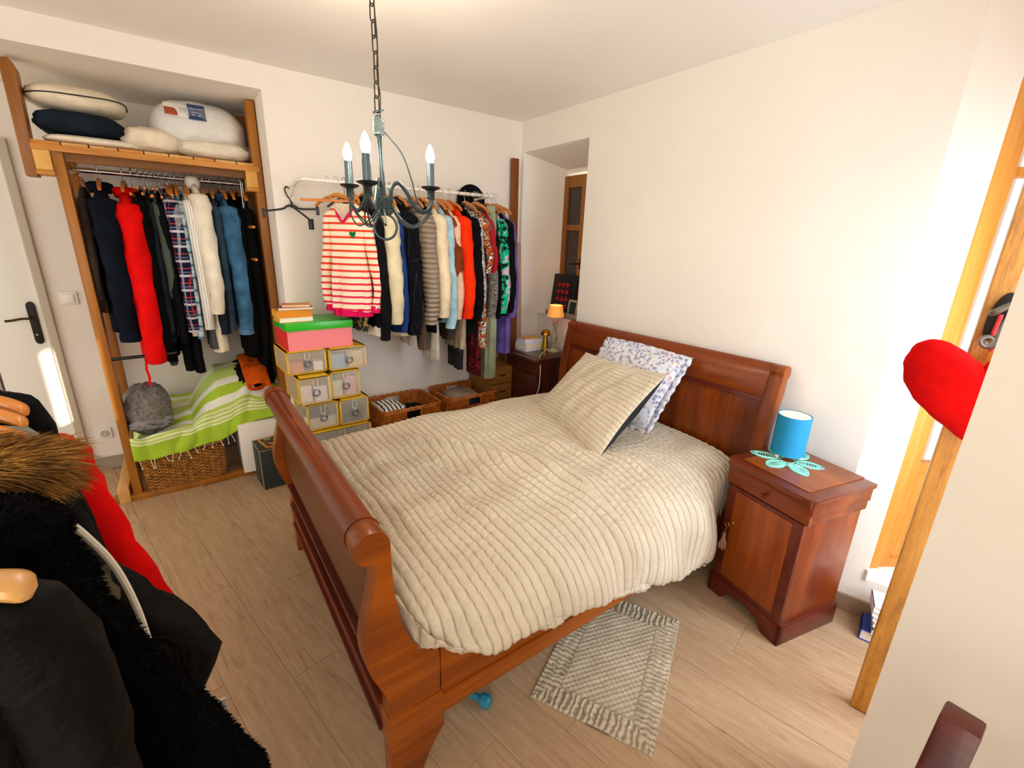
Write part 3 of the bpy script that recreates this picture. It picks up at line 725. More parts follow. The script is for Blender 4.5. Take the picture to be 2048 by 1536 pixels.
# ---- doily and blue lamp
dl = empty('crochet_doily', (2.425, -.215, .7355), R(-8), 'turquoise crocheted doily with pointed leaves under the blue lamp', 'doily')
TEAL = plain('8FE0D2', .85)
mb = MB()
for k in range(6):
    a = R(30 + 60 * k); L = .155 if k % 2 else .145
    ca_, sa_ = math.cos(a), math.sin(a)
    def loc_(u, v_): return (ca_ * u - sa_ * v_, sa_ * u + ca_ * v_, .0015)
    for sc_ in (1, .82, .62):
        pts = []
        for q in range(28):
            t_ = q / 27; u = .03 + (L - .03) * (t_ * 2 if t_ < .5 else 2 - 2 * t_) * (sc_ * .5 + .5); wv = .034 * sc_ * math.sin(PI * min(1, ((u - .03) / (L - .03)))) ** .8
            pts.append(loc_(u, wv if t_ < .5 else -wv))
        mb.tube(pts, .0022, 5)
    for q in range(9):
        u = .042 + (L - .055) * q / 9; wv = .032 * math.sin(PI * (u - .03) / (L - .03)) ** .8
        mb.tube([loc_(u - .006, wv), loc_(u + .004, 0), loc_(u - .006, -wv)], .0020, 5)
for rr_ in (.03, .045, .058, .070): mb.tube([(rr_ * math.cos(t), rr_ * math.sin(t), .0018) for t in [k * PI / 18 for k in range(36)]], .0018, 5, True)
mb.build('crochet_lace', TEAL, dl)
bl = empty('blue_lamp', (2.405, -.185, .741), 0, 'small lamp with bright blue drum shade on the right nightstand', 'lamp')
MB().lathe([(.066, .020), (.069, .020), (.069, .205), (.066, .205), (.066, .020)], seg=48).build('lamp_shade', plain('0A86B8', .7), bl)
MB().lathe([(.0655, .022), (.0645, .022), (.0645, .203), (.0655, .203)], seg=48).build('shade_lining', plain('F6F2DC', .7), bl)
for k in range(3):
    a = R(-150 + 120 * k + 40)
    MB().lathe([(0, 0), (.009, .004), (.010, .010), (.007, .016), (.004, .022), (0, .022)], seg=14).build('foot', plain('E9E0B8', .6), bl, loc=(.055 * math.cos(a), .055 * math.sin(a), 0))
MB().lathe([(0, .018), (.05, .018), (.05, .024), (.012, .03), (.012, .08), (0, .08)], seg=24).build('base', plain('D8CFA8', .6), bl)

# ---- things on the left nightstand (top at z .82)
TB = .8205
z = TB
for i, (h_, w_, l_, c_, rz, lb) in enumerate([(.020, .135, .19, 'E9E4F2', 2, 'white book at the bottom of the pile on the dark nightstand'), (.036, .135, .20, 'F2E8C8', 4, 'thick cream book, second from the bottom on the dark nightstand'), (.016, .13, .19, 'D9DAF0', 3, 'thin white book in the middle of the pile on the dark nightstand'),
                                          (.016, .12, .175, 'E6E2F4', -4, 'white book with lilac edge near the top of the bedside pile'), (.010, .11, .16, 'D8A23C', -6, 'thin golden brown book topmost on the dark nightstand')]):
    b = empty('book', (.318, -.085, z), R(rz), lb, 'book', 'books piled on the dark nightstand')
    MB().box(-w_ / 2, w_ / 2, -l_ / 2, l_ / 2, 0, .002).box(-w_ / 2, w_ / 2, -l_ / 2, l_ / 2, h_ - .002, h_).box(-w_ / 2, -w_ / 2 + .002, -l_ / 2, l_ / 2, 0, h_).build('cover', plain(c_ if c_ != 'F2E8C8' else 'EBD9A0', .5), b, smooth=False)
    MB().box(-w_ / 2 + .002, w_ / 2 - .002, -l_ / 2 + .002, l_ / 2 - .002, .002, h_ - .002).build('pages', plain('F0E8D4' if h_ > .03 else 'E8E6EE', .8), b, smooth=False)
    z += h_ + .0004
g = empty('mushroom_lamp', (.402, .012, TB), 0, 'small brass mushroom lamp with domed cap beside the pile of books', 'lamp')
MB().lathe([(0, 0), (.034, 0), (.034, .004), (.014, .125), (0, .125)], seg=28).build('base', BRASS, g)
MB().lathe([(0, .124), (.040, .124), (.043, .128), (.040, .145), (.030, .160), (.015, .169), (0, .171)], seg=32).build('dome_cap', BRASS, g)
lb = empty('table_lamp', (.478, .040, TB), 0, 'turned grey-green table lamp with orange shade on the dark nightstand', 'lamp')
GRW = NT('distressed_paint'); v = GRW.co(); GRW.col(GRW.ramp(GRW.noise(v, 40, 4, .6), [(.35, '857A62'), (.6, 'A9A48C')])); GRW = GRW.set(.7)
MB().lathe([(0, 0), (.054, 0), (.056, .008), (.050, .016), (.030, .026), (.018, .034), (.016, .046), (.020, .052), (.014, .060), (.019, .075), (.026, .10), (.026, .115), (.018, .14), (.013, .175), (.012, .20), (.018, .21), (.020, .225), (.016, .232), (.023, .24), (.023, .246), (.011, .252), (.010, .30), (0, .30)], seg=28).build('turned_base', GRW, lb)
SH = NT('orange_lamp_shade'); SH.col('F0A04C'); SH = SH.set(.8, 0, **{'Emission Color': rgb('F29A48'), 'Emission Strength': .22})
MB().lathe([(.066, .285), (.068, .285), (.052, .375), (.050, .375), (.066, .285)], seg=40).build('lamp_shade', SH, lb)
ld = bpy.data.lights.new('lamp_glow', 'POINT'); ld.energy = .5; ld.color = (1, .7, .35); ld.shadow_soft_size = .02
lo = bpy.data.objects.new('lamp_glow', ld); COL.objects.link(lo); lo.location = (.478, .040, TB + .335)
cd = MB().tube(smooth_path([(-.02, -.055, .006), (.04, -.075, .004), (.085, -.02, .004), (.07, .04, .004)], 5), .003, 6)
MB().tube(smooth_path([(-.03, -.03, .02), (-.005, -.10, .006), (.075, -.200, .004), (.125, -.245, -.008), (.150, -.255, -.08), (.140, -.25, -.22), (.125, -.262, -.33), (.130, -.265, -.60)], 6), .003, 6).build('cord', plain('E9E4D4', .5), lb)
MB().box(.112, .130, -.272, -.252, -.37, -.30).build('cord_switch', plain('E9E4D4', .5), lb, bevel=.004)

# ---- things on the recess sill (z 1.076)
SZ = 1.0765
f = empty('heart_picture', (.155, .245, SZ), R(8), 'black framed picture of red hearts leaning on the recess window', 'picture frame')
f.rotation_euler = (R(-8), 0, R(6))
MB().box(0, .265, 0, .022, 0, .345).build('frame', plain('0B0B0C', .5), f, bevel=.004)
MB().box(.045, .20, -.003, .0, .045, .285).build('picture', plain('14060A', .6), f, smooth=False)
h6 = heart_pts(20); mb = MB()
for r_ in range(4):
    for c_ in range(3):
        cx, cz = .075 + c_ * .048, .255 - r_ * .058
        mb.prism([(cx + p[0] * .02, cz + p[1] * (.023 if r_ < 2 else -.026)) for p in h6], 'y', -.005, -.002)
mb.build('printed_hearts', plain('A80814', .6), f, smooth=False)
f = empty('silver_frame', (.395, .225, SZ), R(2), 'small ornate silver photo frame at the end of the recess sill', 'picture frame')
f.rotation_euler = (R(-10), 0, R(4))
SV = blotch(['6E6A60', 'B8B2A0', '8C867A'], 90, .4)
MB().box(0, .02, 0, .014, 0, .15).box(.09, .11, 0, .014, 0, .15).box(.02, .09, 0, .014, 0, .02).box(.02, .09, 0, .014, .13, .15).build('frame', SV, f, bevel=.004)
MB().box(.018, .092, .004, .010, .018, .132).build('photo', plain('22302C', .4), f, smooth=False)
rp = [(.19, .195, SZ + .022), (.28, .19, SZ + .023), (.4, .187, SZ + .022), (.52, .187, SZ + .022), (.70, .187, SZ + .022)]
r_ = MB().tube(smooth_path(rp, 6), .021, 16).build('draught_roll', blotch(['5E5850', 'AFA898', '8B8478', '48423C'], 70, .9)); tag(r_, 'long grey patterned fabric roll lying along the recess sill', 'draught stopper')

# ================================================================== CLOSET FRAME IN THE ALCOVE
XF = -.25
wf = empty('wardrobe_frame', (XF, -2.33, 0), 0, 'open closet frame built of reclaimed pine boards in the alcove', 'wardrobe')
def cl(mb, name, m, parent=wf, **kw):
    mb.v = [(p[0] - XF, p[1] + 2.33, p[2]) for p in mb.v]
    return mb.build(name, m, parent, **kw)
cl(MB().prism([(-2.905, 2.38), (-2.892, 2.42), (-2.868, 2.422), (-2.852, 2.38), (-2.868, 1.90), (-2.912, 1.90)], 'x', XF - .09, XF), 'upright_board', PINEZ, bevel=.004)
cl(MB().box(XF - .10, XF - .004, -2.800, -2.755, 0, 2.02), 'post', PINEZ, bevel=.004)
cl(MB().box(XF - .10, XF - .006, -1.884, -1.836, 0, 2.425), 'post', PINEZ, bevel=.006)
cl(MB().box(XF - .42, XF - .34, -1.90, -1.845, 0, 2.40), 'post', PINEZ, bevel=.004)
cl(MB().box(-.84, -.78, -1.90, -1.845, 0, 2.05), 'post', PINEZ, bevel=.004)
cl(MB().box(-.84, -.78, -2.82, -2.765, 0, 2.05), 'post', PINEZ, bevel=.004)
cl(MB().box(XF - .022, XF + .002, -2.868, -1.852, 2.028, 2.060), 'front_rail', PINE, bevel=.003)
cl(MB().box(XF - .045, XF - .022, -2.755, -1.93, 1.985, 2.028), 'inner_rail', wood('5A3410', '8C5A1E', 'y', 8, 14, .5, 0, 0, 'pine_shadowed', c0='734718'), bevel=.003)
for y0, y1 in ((-2.866, -2.802), (-1.930, -1.868)):
    cl(MB().box(XF - .10, XF + .004, y0, y1, 1.935, 2.028), 'block', PINEB, bevel=.003)
    cl(MB().box(XF - .11, XF + .006, y0 - .003, y1 + .003, 1.912, 1.934), 'bottom_board', PINE, bevel=.003)
yy = -2.868
for k in range(9):
    wd = [.115, .108, .118, .110, .112, .116, .105, .112, .094][k]
    cl(MB().box(-.86, XF - .004 + .003 * (k % 2), yy + .003, yy + wd - .003, 2.060, 2.075), 'shelf_slat', PINEX if k % 3 else PINE, bevel=.002); yy += wd
cl(MB().box(XF - .06, XF + .004, -2.90, -1.84, 0, .040), 'base_rail', PINEZ, bevel=.003)
rod = MB().tube([(-.52, -2.775, 1.972), (-.52, -1.90, 1.972)], .0135, 16)
rod.tube([(-.52, -2.78, 1.972), (-.52, -2.755, 1.972)], .024, 16)
cl(rod, 'hanging_rod', CHROME)
pk_ = MB().box(XF - .60, XF + .01, -2.872, -2.815, 0, .10).build('pine_beam', PINEX, bevel=.004)
tag(pk_, 'raw pine beam lying on the floor at the left foot of the closet frame', 'beam')
tb = MB().tube([(XF - .02, -2.755, .922), (XF - .02, -2.44, .930)], .010, 12).build('black_pole', BLACKP)
tag(tb, 'thin black horizontal pole across the closet in front of the red jacket', 'pole')

# ================================================================== GARMENTS
def garment(name, label, cat, x, y, z, L, m, w=.21, t=.030, sl=.58, sr=.043, rot=0, flare=.08, collar=.0, group=None, lean=0, cuff=None, hem=None, seed=0, sleeves=True, swing=.03, frontonly=False, neck=.055, shd=.12, vneck=False):
    """hangs with shoulders along local x, thickness along y, shoulder line at z"""
    r = empty(name, (x, y, z), rot, label, cat, group)
    rings = []; NS = 28; NZ = 22
    for i in range(NZ):
        f = i / (NZ - 1); zz = -L * f ** 1.15
        if -zz < shd: a = neck + (w - neck) * math.sin((-zz / shd) * PI / 2) ** .75; b = .35 * t + .65 * t * (-zz / shd)
        else: a = w * (1 + flare * ((-zz - shd) / max(.1, L - shd))) - .012 * math.sin(min(1, (-zz - shd) / .35) * PI); b = t * (1 + .25 * f)
        rr = []
        for k in range(NS):
            an = 2 * PI * k / NS; c_, s_ = math.cos(an), math.sin(an)
            ex = math.copysign(abs(c_) ** .8, c_) * a; ey = math.copysign(abs(s_) ** .7, s_) * b
            fo = min(1, max(0, (-zz - .12) / .3)) * (.30 * math.sin(k * 1.35 + seed * 2.1 + f * 1.5) + .18 * math.sin(k * 2.9 + seed)) * t * .8
            rr.append((ex + lean * f + .004 * math.sin(seed + f * 6), ey + fo * (1 if abs(s_) > .2 else .4), zz - .006 * math.sin(an * 2 + seed) * f))
        rings.append(rr)
    b_ = MB().loft(rings).build('body', m, r, sharp=60)
    if sleeves:
        for sg in ((1,) if frontonly else (1, -1)):
            pts = [(sg * (w - .055), 0, -shd * .62), (sg * (w - .005), .004, -shd * 1.02), (sg * (w + .012), .006, -shd - .12), (sg * (w + .5 * swing + .012), .006, -shd - sl * .45), (sg * (w + swing + .010), .004, -shd - sl * .75), (sg * (w + swing * .7), .0, -shd - sl)]
            pts = smooth_path(pts, 4); n = len(pts); rings = []
            for i, p in enumerate(pts):
                f = i / (n - 1); r0 = sr * (1.12 - .35 * f) * (.75 if i == 0 else 1)
                rr = []
                for k in range(14):
                    an = 2 * PI * k / 14
                    wr_ = 1 + .10 * math.sin(k * 2 + i * 1.1 + seed) + .05 * math.sin(i * 2.3 + seed)
                    rr.append((p[0] + r0 * 1.05 * math.cos(an) * wr_, p[1] + r0 * .82 * math.sin(an) * wr_, p[2] + (.012 * math.cos(an) * sg * (1 - f))))
                rings.append(rr)
            s_ = MB().loft(rings).build('sleeve', m, r, sharp=60)
            if cuff:
                p = pts[-1]; rr = [[(p[0] + q * 1.08 * math.cos(2 * PI * k / 14), p[1] + q * .85 * math.sin(2 * PI * k / 14), p[2] + dz) for k in range(14)] for q, dz in ((sr * .82, .035), (sr * .84, .0), (sr * .80, -.006))]
                MB().loft(rr).build('cuff', cuff, s_)
    if hem is not None:
        hm_, hh = hem
        rr = [[(w * (1 + flare + .02) * math.copysign(abs(math.cos(2 * PI * k / 28)) ** .8, math.cos(2 * PI * k / 28)) + lean, t * 1.25 * (1 + .35 * math.sin(k * 2.4 + seed)) * math.sin(2 * PI * k / 28), -L + dz) for k in range(28)] for dz in (.01, -hh * .5, -hh)]
        MB().loft(rr).build('hem', hm_, r, sharp=60)
    if collar:
        rr = []
        for q, (rx, ry, dz) in enumerate([(neck * .95, t * .9, -.03), (neck * 1.05, t * 1.15, .005), (neck * 1.0, t * 1.1, collar * .7), (neck * .8, t * .8, collar)]):
            rr.append([(rx * math.cos(2 * PI * k / 16), ry * math.sin(2 * PI * k / 16), dz) for k in range(16)])
        MB().loft(rr).build('collar', m, r, sharp=60)
    return r
def trousers(name, label, x, y, ztop, L, m, w=.15, t=.018, rot=0, group=None, seed=0, cat='trousers', flare=0.0):
    r = empty(name, (x, y, ztop), rot, label, cat, group)
    for sg in (-1, 1):
        rings = []
        for i in range(14):
            f = i / 13
            a = w * .52 * (1 + .05 * math.sin(f * 5 + seed)) * (1 + flare * f); c = sg * (w * .5 + .012 * f * (sg * math.sin(seed)))
            rings.append([(c + a * math.copysign(abs(math.cos(2 * PI * k / 16)) ** .7, math.cos(2 * PI * k / 16)), t * (1 + .35 * math.sin(k * 2 + i * .5 + seed) * f) * math.sin(2 * PI * k / 16) + .002 * sg, -L * f - .008 * (sg > 0) * f) for k in range(16)])
        MB().loft(rings).build('leg', m, r, sharp=60)
    MB().box(-w * .98, w * .98, -t * .9, t * .9, -.04, .004).build('waistband', m, r, bevel=.006)
    return r
# ---- hangers
def hanger(label, loc, rot, kind='wood', group=None, w=.21, drop=.05):
    """loc is the top of the rail; the hook wraps over it"""
    r = empty('coat_hanger', loc, rot, label, 'hanger', group)
    hk = [(.016, 0, -.012), (.019, 0, .0), (.012, 0, .014), (0, 0, .018), (-.014, 0, .010), (-.016, 0, -.006), (-.008, 0, -.022), (0, 0, -.036), (0, 0, -.036 - drop)]
    MB().tube(smooth_path(hk, 4), .0017 if kind != 'blackhook' else .0022, 6).build('hook', CHROME if kind != 'black' else IRON, r)
    zb = -.036 - drop
    if kind == 'wood':
        pts = smooth_path([(-w, 0, zb - .055), (-w * .75, 0, zb - .028), (-w * .3, 0, zb - .004), (0, 0, zb + .006), (w * .3, 0, zb - .004), (w * .75, 0, zb - .028), (w, 0, zb - .055)], 4)
        MB().tube(pts, [.008 + .006 * (1 - abs(k - 12) / 12.0) for k in range(25)], 8, flat=1.0).build('shoulder_bar', HANGW, r)
    elif kind == 'black':
        MB().tube(smooth_path([(-w, 0, zb - .05), (0, 0, zb), (w, 0, zb - .05)], 6), .006, 8).build('shoulder_bar', BLACKP, r)
    elif kind == 'clip':
        MB().box(-w * .75, w * .75, -.006, .006, zb - .035, zb - .020).build('clamp_bar', HANGW, r, bevel=.003)
        MB().tube([(-.012, 0, zb + .0), (-.022, 0, zb - .02)], .0015, 6).tube([(.012, 0, zb + .0), (.022, 0, zb - .02)], .0015, 6).tube([(-.012, 0, zb), (.012, 0, zb)], .0015, 6).build('clamp_wire', CHROME, r)
    return r

# ---------------- clothes in the closet: rail at x -.52, z 1.972; seen edge-on from the room
PLD = plaid((.008, .010, .035, 1), [('z', 0, .16, (.62, .62, .68, 1), .9), ('z', .45, .07, (.55, .06, .05, 1), .8), ('d', 0, .2, (.55, .55, .62, 1), .45), ('z', .72, .10, (.14, .18, .32, 1), .8), ('d', .5, .08, (.5, .05, .05, 1), .5)], .085)
LPL = plaid((.42, .62, .70, 1), [('z', 0, .2, (.03, .07, .13, 1), .75), ('d', .1, .25, (.06, .25, .35, 1), .6), ('z', .5, .14, (.75, .82, .8, 1), .8)], .075)
WST = stripes([(0, 'EDE9E0'), (.84, '77777F')], .013, 'y')
DEN = fabric('3E6C92', .9, .25, 260, .3); DEN2 = fabric('5A83A6', .9, .2, 260, .3)
BK = fabric('07080A', .92, .35, 240, .3); BK2 = fabric('0B0C0F', .85, .3, 240, .3); NV = fabric('0A121E', .9, .3, 240, .3)
SL = fabric('1C242C', .9, .25, 240, .3); RED = fabric('E50808', .85, .06, 240, .25); CRM = fabric('EFE7D2', .95, .06, 200, .4)
closet = [
 # label, y, L, mat, sleeve len, zoff, kind, collar, sr, xoff, t, cat
 ('taupe lining coat hanging at the far left of the closet', -2.735, .70, fabric('4A4038'), .5, 0, 'wood', 0, .03, -.04, .03, 'coat'),
 ('dark navy hooded jacket, leftmost big sleeve in the closet', -2.655, .82, NV, .74, 0, 'wood', .05, .078, .03, .055, 'jacket'),
 ('bright red jacket hanging beside the dark hooded one', -2.545, .98, RED, .86, -.02, 'wood', .05, .076, .03, .055, 'jacket'),
 ('dark brown jacket squeezed behind the red sleeve', -2.505, .80, fabric('2A1E1A'), .6, 0, 'clip', 0, .036, -.01, .025, 'jacket'),
 ('black jacket just right of the red one', -2.470, 1.02, BK, .80, 0, 'clip', .0, .046, .0, .03, 'jacket'),
 ('dark slate coat between black jackets', -2.44, .90, SL, .72, 0, 'clip', 0, .036, -.02, .025, 'coat'),
 ('grey-green jacket peeking between black clothes', -2.415, .86, fabric('4E5C54'), .5, 0, 'clip', 0, .030, -.005, .02, 'jacket'),
 ('black shirt behind the plaid sleeve', -2.39, .98, BK2, .78, 0, 'clip', 0, .036, -.005, .025, 'shirt'),
 ('navy, white and red plaid shirt in the middle of the closet', -2.348, .76, PLD, .73, .02, 'wood', .02, .046, .025, .03, 'shirt'),
 ('beige shirt beside the dark plaid one', -2.315, .80, fabric('CDBFA6', .9, .08), .76, .02, 'wood', .02, .026, .01, .02, 'shirt'),
 ('light blue plaid shirt in the closet', -2.292, .80, LPL, .78, .02, 'wood', .02, .028, .01, .02, 'shirt'),
 ('white shirt with thin grey stripes in the closet', -2.258, .76, WST, .72, .02, 'wood', .03, .042, .03, .028, 'shirt'),
 ('royal blue shirt behind the white fleece', -2.24, .66, fabric('2A4880'), .42, .02, 'wood', .02, .024, .01, .02, 'shirt'),
 ('long white fleece robe in the closet', -2.205, 1.04, CRM, .66, .06, 'clip', .07, .058, .04, .035, 'robe'),
 ('dark slate shirt right of the white fleece', -2.150, .84, SL, .74, .0, 'wood', .02, .046, .005, .03, 'shirt'),
 ('slate blue shirt left of the denim one', -2.110, .78, fabric('34485A', .9, .2), .72, .0, 'wood', .02, .036, .0, .025, 'shirt'),
 ('blue denim shirt at the right of the closet', -2.058, .82, DEN, .74, .0, 'wood', .03, .060, .02, .03, 'shirt'),
 ('black coat right of the denim shirt', -2.005, 1.05, BK, .9, 0, 'wood', .02, .050, -.03, .035, 'coat'),
 ('long black coat next to the right closet post', -1.955, 1.15, BK2, .95, 0, 'wood', .02, .048, -.05, .035, 'coat'),
 ('black jacket, last one against the right wall of the closet', -1.925, 1.1, BK, .9, 0, 'wood', .0, .040, -.10, .02, 'jacket'),
]
for i, (lb, y, L, m, sl, zo, hk, cl_, sr, xo, t, cat) in enumerate(closet):
    hanger({'wood': 'wooden hanger on the chrome rod carrying the ', 'clip': 'metal clip hanger on the chrome rod carrying the '}[hk] + ' '.join(lb.split(' in the closet')[0].split()[:7]), (-.52, y, 1.972 + .0135), R([-2, 3, 0, 4, -3][i % 5]), hk, 'hangers on the closet rod', drop=.03)
    garment('hanging_' + {'robe': 'robe', 'coat': 'coat', 'shirt': 'shirt', 'jacket': 'jacket'}[cat], lb, cat, -.52 + xo, y, 1.885 + zo, L, m, w=.20, t=t, sl=sl, sr=sr, rot=R([-2, 3, 0, 4, -3][i % 5]), collar=cl_ * .6, neck=.045, group='clothes hanging in the closet', seed=i * 1.7, swing=.045 + (.03 if i in (2, 13, 16) else 0), cuff=(DEN2 if m is DEN else None))
# empty trouser hangers whose orange wooden clamps show between the shirts
for i, (y, zz) in enumerate([(-2.498, -.045), (-2.458, -.03), (-2.432, -.055), (-2.402, -.05), (-2.372, -.06), (-2.335, -.02)]):
    h_ = hanger('small orange trouser clamp hanger, %s in the row behind the sleeves' % ['first from the left', 'second', 'third', 'fourth', 'fifth', 'last'][i], (-.47, y, 1.9855), R(4 * (i % 3 - 1)), 'clip', 'orange clamp hangers in the closet', w=.26, drop=.055 - zz * .4)
for i, (zz, lb) in enumerate([(1.70, 'upper empty wooden trouser hanger at the right end of the closet'), (1.50, 'lower empty wooden trouser hanger at the right end of the closet')]):
    r = empty('trouser_hanger', (-.36, -1.945 - .01 * i, zz), R(6), lb, 'hanger')
    MB().box(-.16, .16, -.008, .008, -.008, .008).build('clamp_bar', HANGW, r, bevel=.003)
    MB().tube(smooth_path([(.02, 0, .008), (.02, 0, .05), (-.01, 0, .10), (.01, 0, 1.96 - zz), (0, 0, 1.985 - zz), (-.02, 0, 1.975 - zz)], 5), .002, 6).build('hook', CHROME, r)
# lower hanging trousers in the closet
trousers('black_trousers', 'black trousers hanging low in the middle of the closet', -.44, -2.385, 1.30, .50, BK, .13, .024, seed=1)
trousers('black_trousers', 'second pair of black trousers, just right of the first, low in the closet', -.44, -2.335, 1.30, .52, BK2, .13, .024, seed=2)
trousers('grey_trousers', 'dark grey knitted trousers ending above the white robe hem', -.40, -2.235, 1.28, .345, fabric('55555A', .95, .15), .12, .022, seed=3)
trousers('green_trousers', 'dark grey-green trousers low behind the red jacket hem', -.46, -2.47, 1.30, .46, fabric('38423C'), .13, .02, seed=4)
sp_ = MB(); 
rr = [(-2.60, .86), (-2.612, .82), (-2.600, .795), (-2.618, .72)]
s_ = MB().tube([(-.30, -2.598, .90), (-.285, -2.606, .84), (-.29, -2.60, .79), (-.285, -2.606, .735)], .010, 8, flat=.35).build('red_strap', RED); tag(s_, 'narrow red strap dangling from under the red jacket', 'strap')

# ---------------- things on top of the closet shelf (z 2.076)
def blob(name, label, cat, c, s, m, seed=0, n=(40, 24), noise=.08, flat=.35, parent=None, rot=0, bot=True, exp=.75, loc0=None):
    """soft rounded heap with a flattened underside"""
    U = np.linspace(0, 2 * PI, n[0], endpoint=False); V = np.linspace(-PI / 2, PI / 2, n[1]); UU, VV = np.meshgrid(U, V, indexing='ij')
    sg = lambda a, p: np.sign(a) * np.abs(a) ** p
    X = sg(np.cos(VV), exp) * sg(np.cos(UU), exp); Y = sg(np.cos(VV), exp) * sg(np.sin(UU), exp); Zz = sg(np.sin(VV), .9)
    k = 1 + noise * wob(X * 2.4 + seed, Y * 2.4 + Zz * 1.7, 1.7, 8, int(seed) % 30) + noise * .5 * wob(X * 6, Y * 6 + Zz * 3 + seed, 2, 8, 13)
    P_ = np.stack([X * k * s[0], Y * k * s[1], np.where(Zz < 0, Zz * flat, Zz) * k * s[2]], 2)
    r = MB().grid(P_, closed_u=True).build(name, m, parent, sharp=180)
    r.location = c; r.rotation_euler = (0, 0, rot)
    if cat: tag(r, label, cat)
    return r
ST = 2.0765
CRM2 = fabric('E6DAC0', .95, .08, 160, .5, wr=.9); CRM3 = fabric('EBE1CC', .95, .06, 160, .5, wr=.9)
blob('folded_blanket', 'flat cream blanket lying lowest at the left of the closet shelf', 'blanket', (-.42, -2.62, ST + .018), (.17, .21, .030), CRM3, 2, noise=.03, flat=.6, exp=.5)
nb = blob('navy_jacket', 'folded dark navy jacket squeezed under the piped pillow on the shelf', 'jacket', (-.42, -2.665, ST + .098), (.18, .185, .062), fabric('17222E', .85, .25, 200, .6, wr=1.2), 5, noise=.07, flat=.8, exp=.5)
pi = blob('piped_pillow', 'white pillow with thin black piping on top of the left shelf pile', 'pillow', (-.42, -2.665, ST + .215), (.17, .200, .070), CRM2, 4.4, noise=.05, flat=.75, exp=.62)
pts = [(.172 * math.copysign(abs(math.cos(t)) ** .62, math.cos(t)), .205 * math.copysign(abs(math.sin(t)) ** .62, math.sin(t)), .004 + .012 * math.sin(t * 1.0 + .6)) for t in [2 * PI * k / 64 for k in range(64)]]
MB().tube(pts, .0035, 6, True).build('piping', plain('1E1A1C', .8), pi)
blob('rolled_duvet', 'cream duvet folded over in the middle of the closet shelf', 'duvet', (-.44, -2.36, ST + .065), (.18, .155, .075), CRM2, 8, noise=.10, flat=.8, exp=.6)
dv = blob('packed_duvet', 'big white duvet in its clear store packaging with printed label', 'duvet', (-.50, -2.125, ST + .155), (.24, .245, .168), fabric('E4E2DC', .6, .04, 160, .4, wr=.7), 11, noise=.04, flat=.75, exp=.72)
PKG = NT('clear_plastic'); PKG.set(.10, 0, **{'Alpha': .16, 'Coat Weight': 1.0}); PKG.col('F4F2EC'); PKG.bump(PKG.noise(PKG.co(), 16, 4, .7, 1.5), .9, .02); PKG = PKG.m
lm_ = MB()
def patch(P0, du, dv_, n=10, bow=.012):
    P0, du, dv_ = np.array(P0), np.array(du), np.array(dv_); nx = np.cross(du, dv_); nx = nx / np.linalg.norm(nx)
    g = np.zeros((n, n, 3))
    for i in range(n):
        for j in range(n):
            a, b = i / (n - 1), j / (n - 1); g[i, j] = P0 + du * a + dv_ * b + nx * bow * math.sin(PI * a) * math.sin(PI * b)
    return g
lab = empty('package_label', (0, 0, 0)); lab.parent = dv
def lbl(y0, y1, z0, z1, m, nm, off=0):
    MB().grid(patch((.240 + off - .00, y0, z0), (0, y1 - y0, 0), (-.06 * (z1 - z0) / .1, 0, z1 - z0), bow=.008)).build(nm, m, dv, sharp=180)
bpy.data.objects.remove(lab)
lbl(-.165, -.045, .045, .118, plain('E8E4DC', .5), 'paper_label', .006)
lbl(-.055, .030, .040, .128, plain('26406E', .5), 'blue_label', .010)
lbl(-.165, -.105, .050, .092, plain('A2482C', .5), 'photo_label', .010)
lt = MB()
for k in range(5): lt.box(.2585 - .010 * (k % 2), .2595 - .010 * (k % 2), -.092 + .009 * k, -.089 + .009 * k, .070 + .004 * (k % 2), .095)
lt.box(.254, .2565, -.045, .015, .092, .097); lt.box(.260, .2615, -.040, .008, .072, .077); lt.box(.262, .2635, -.038, -.020, .058, .066); lt.box(.262, .2635, -.012, .008, .058, .066)
lt.build('label_print', plain('8D97A8', .5), dv, smooth=False)
wb_ = blob('bagged_blanket', 'cream blanket sealed in a clear plastic bag at the right front of the shelf', 'blanket', (-.37, -2.075, ST + .046), (.14, .185, .058), CRM2, 14, noise=.10, flat=.75, exp=.6)
bg_ = blob('plastic_bag', None, None, (0, .005, .004), (.16, .205, .068), PKG, 15, noise=.10, flat=.75, parent=wb_, exp=.6)
bg2 = blob('plastic_wrap', None, None, (0, 0, .0), (.25, .255, .172), PKG, 11, noise=.05, flat=.75, parent=dv, exp=.72)

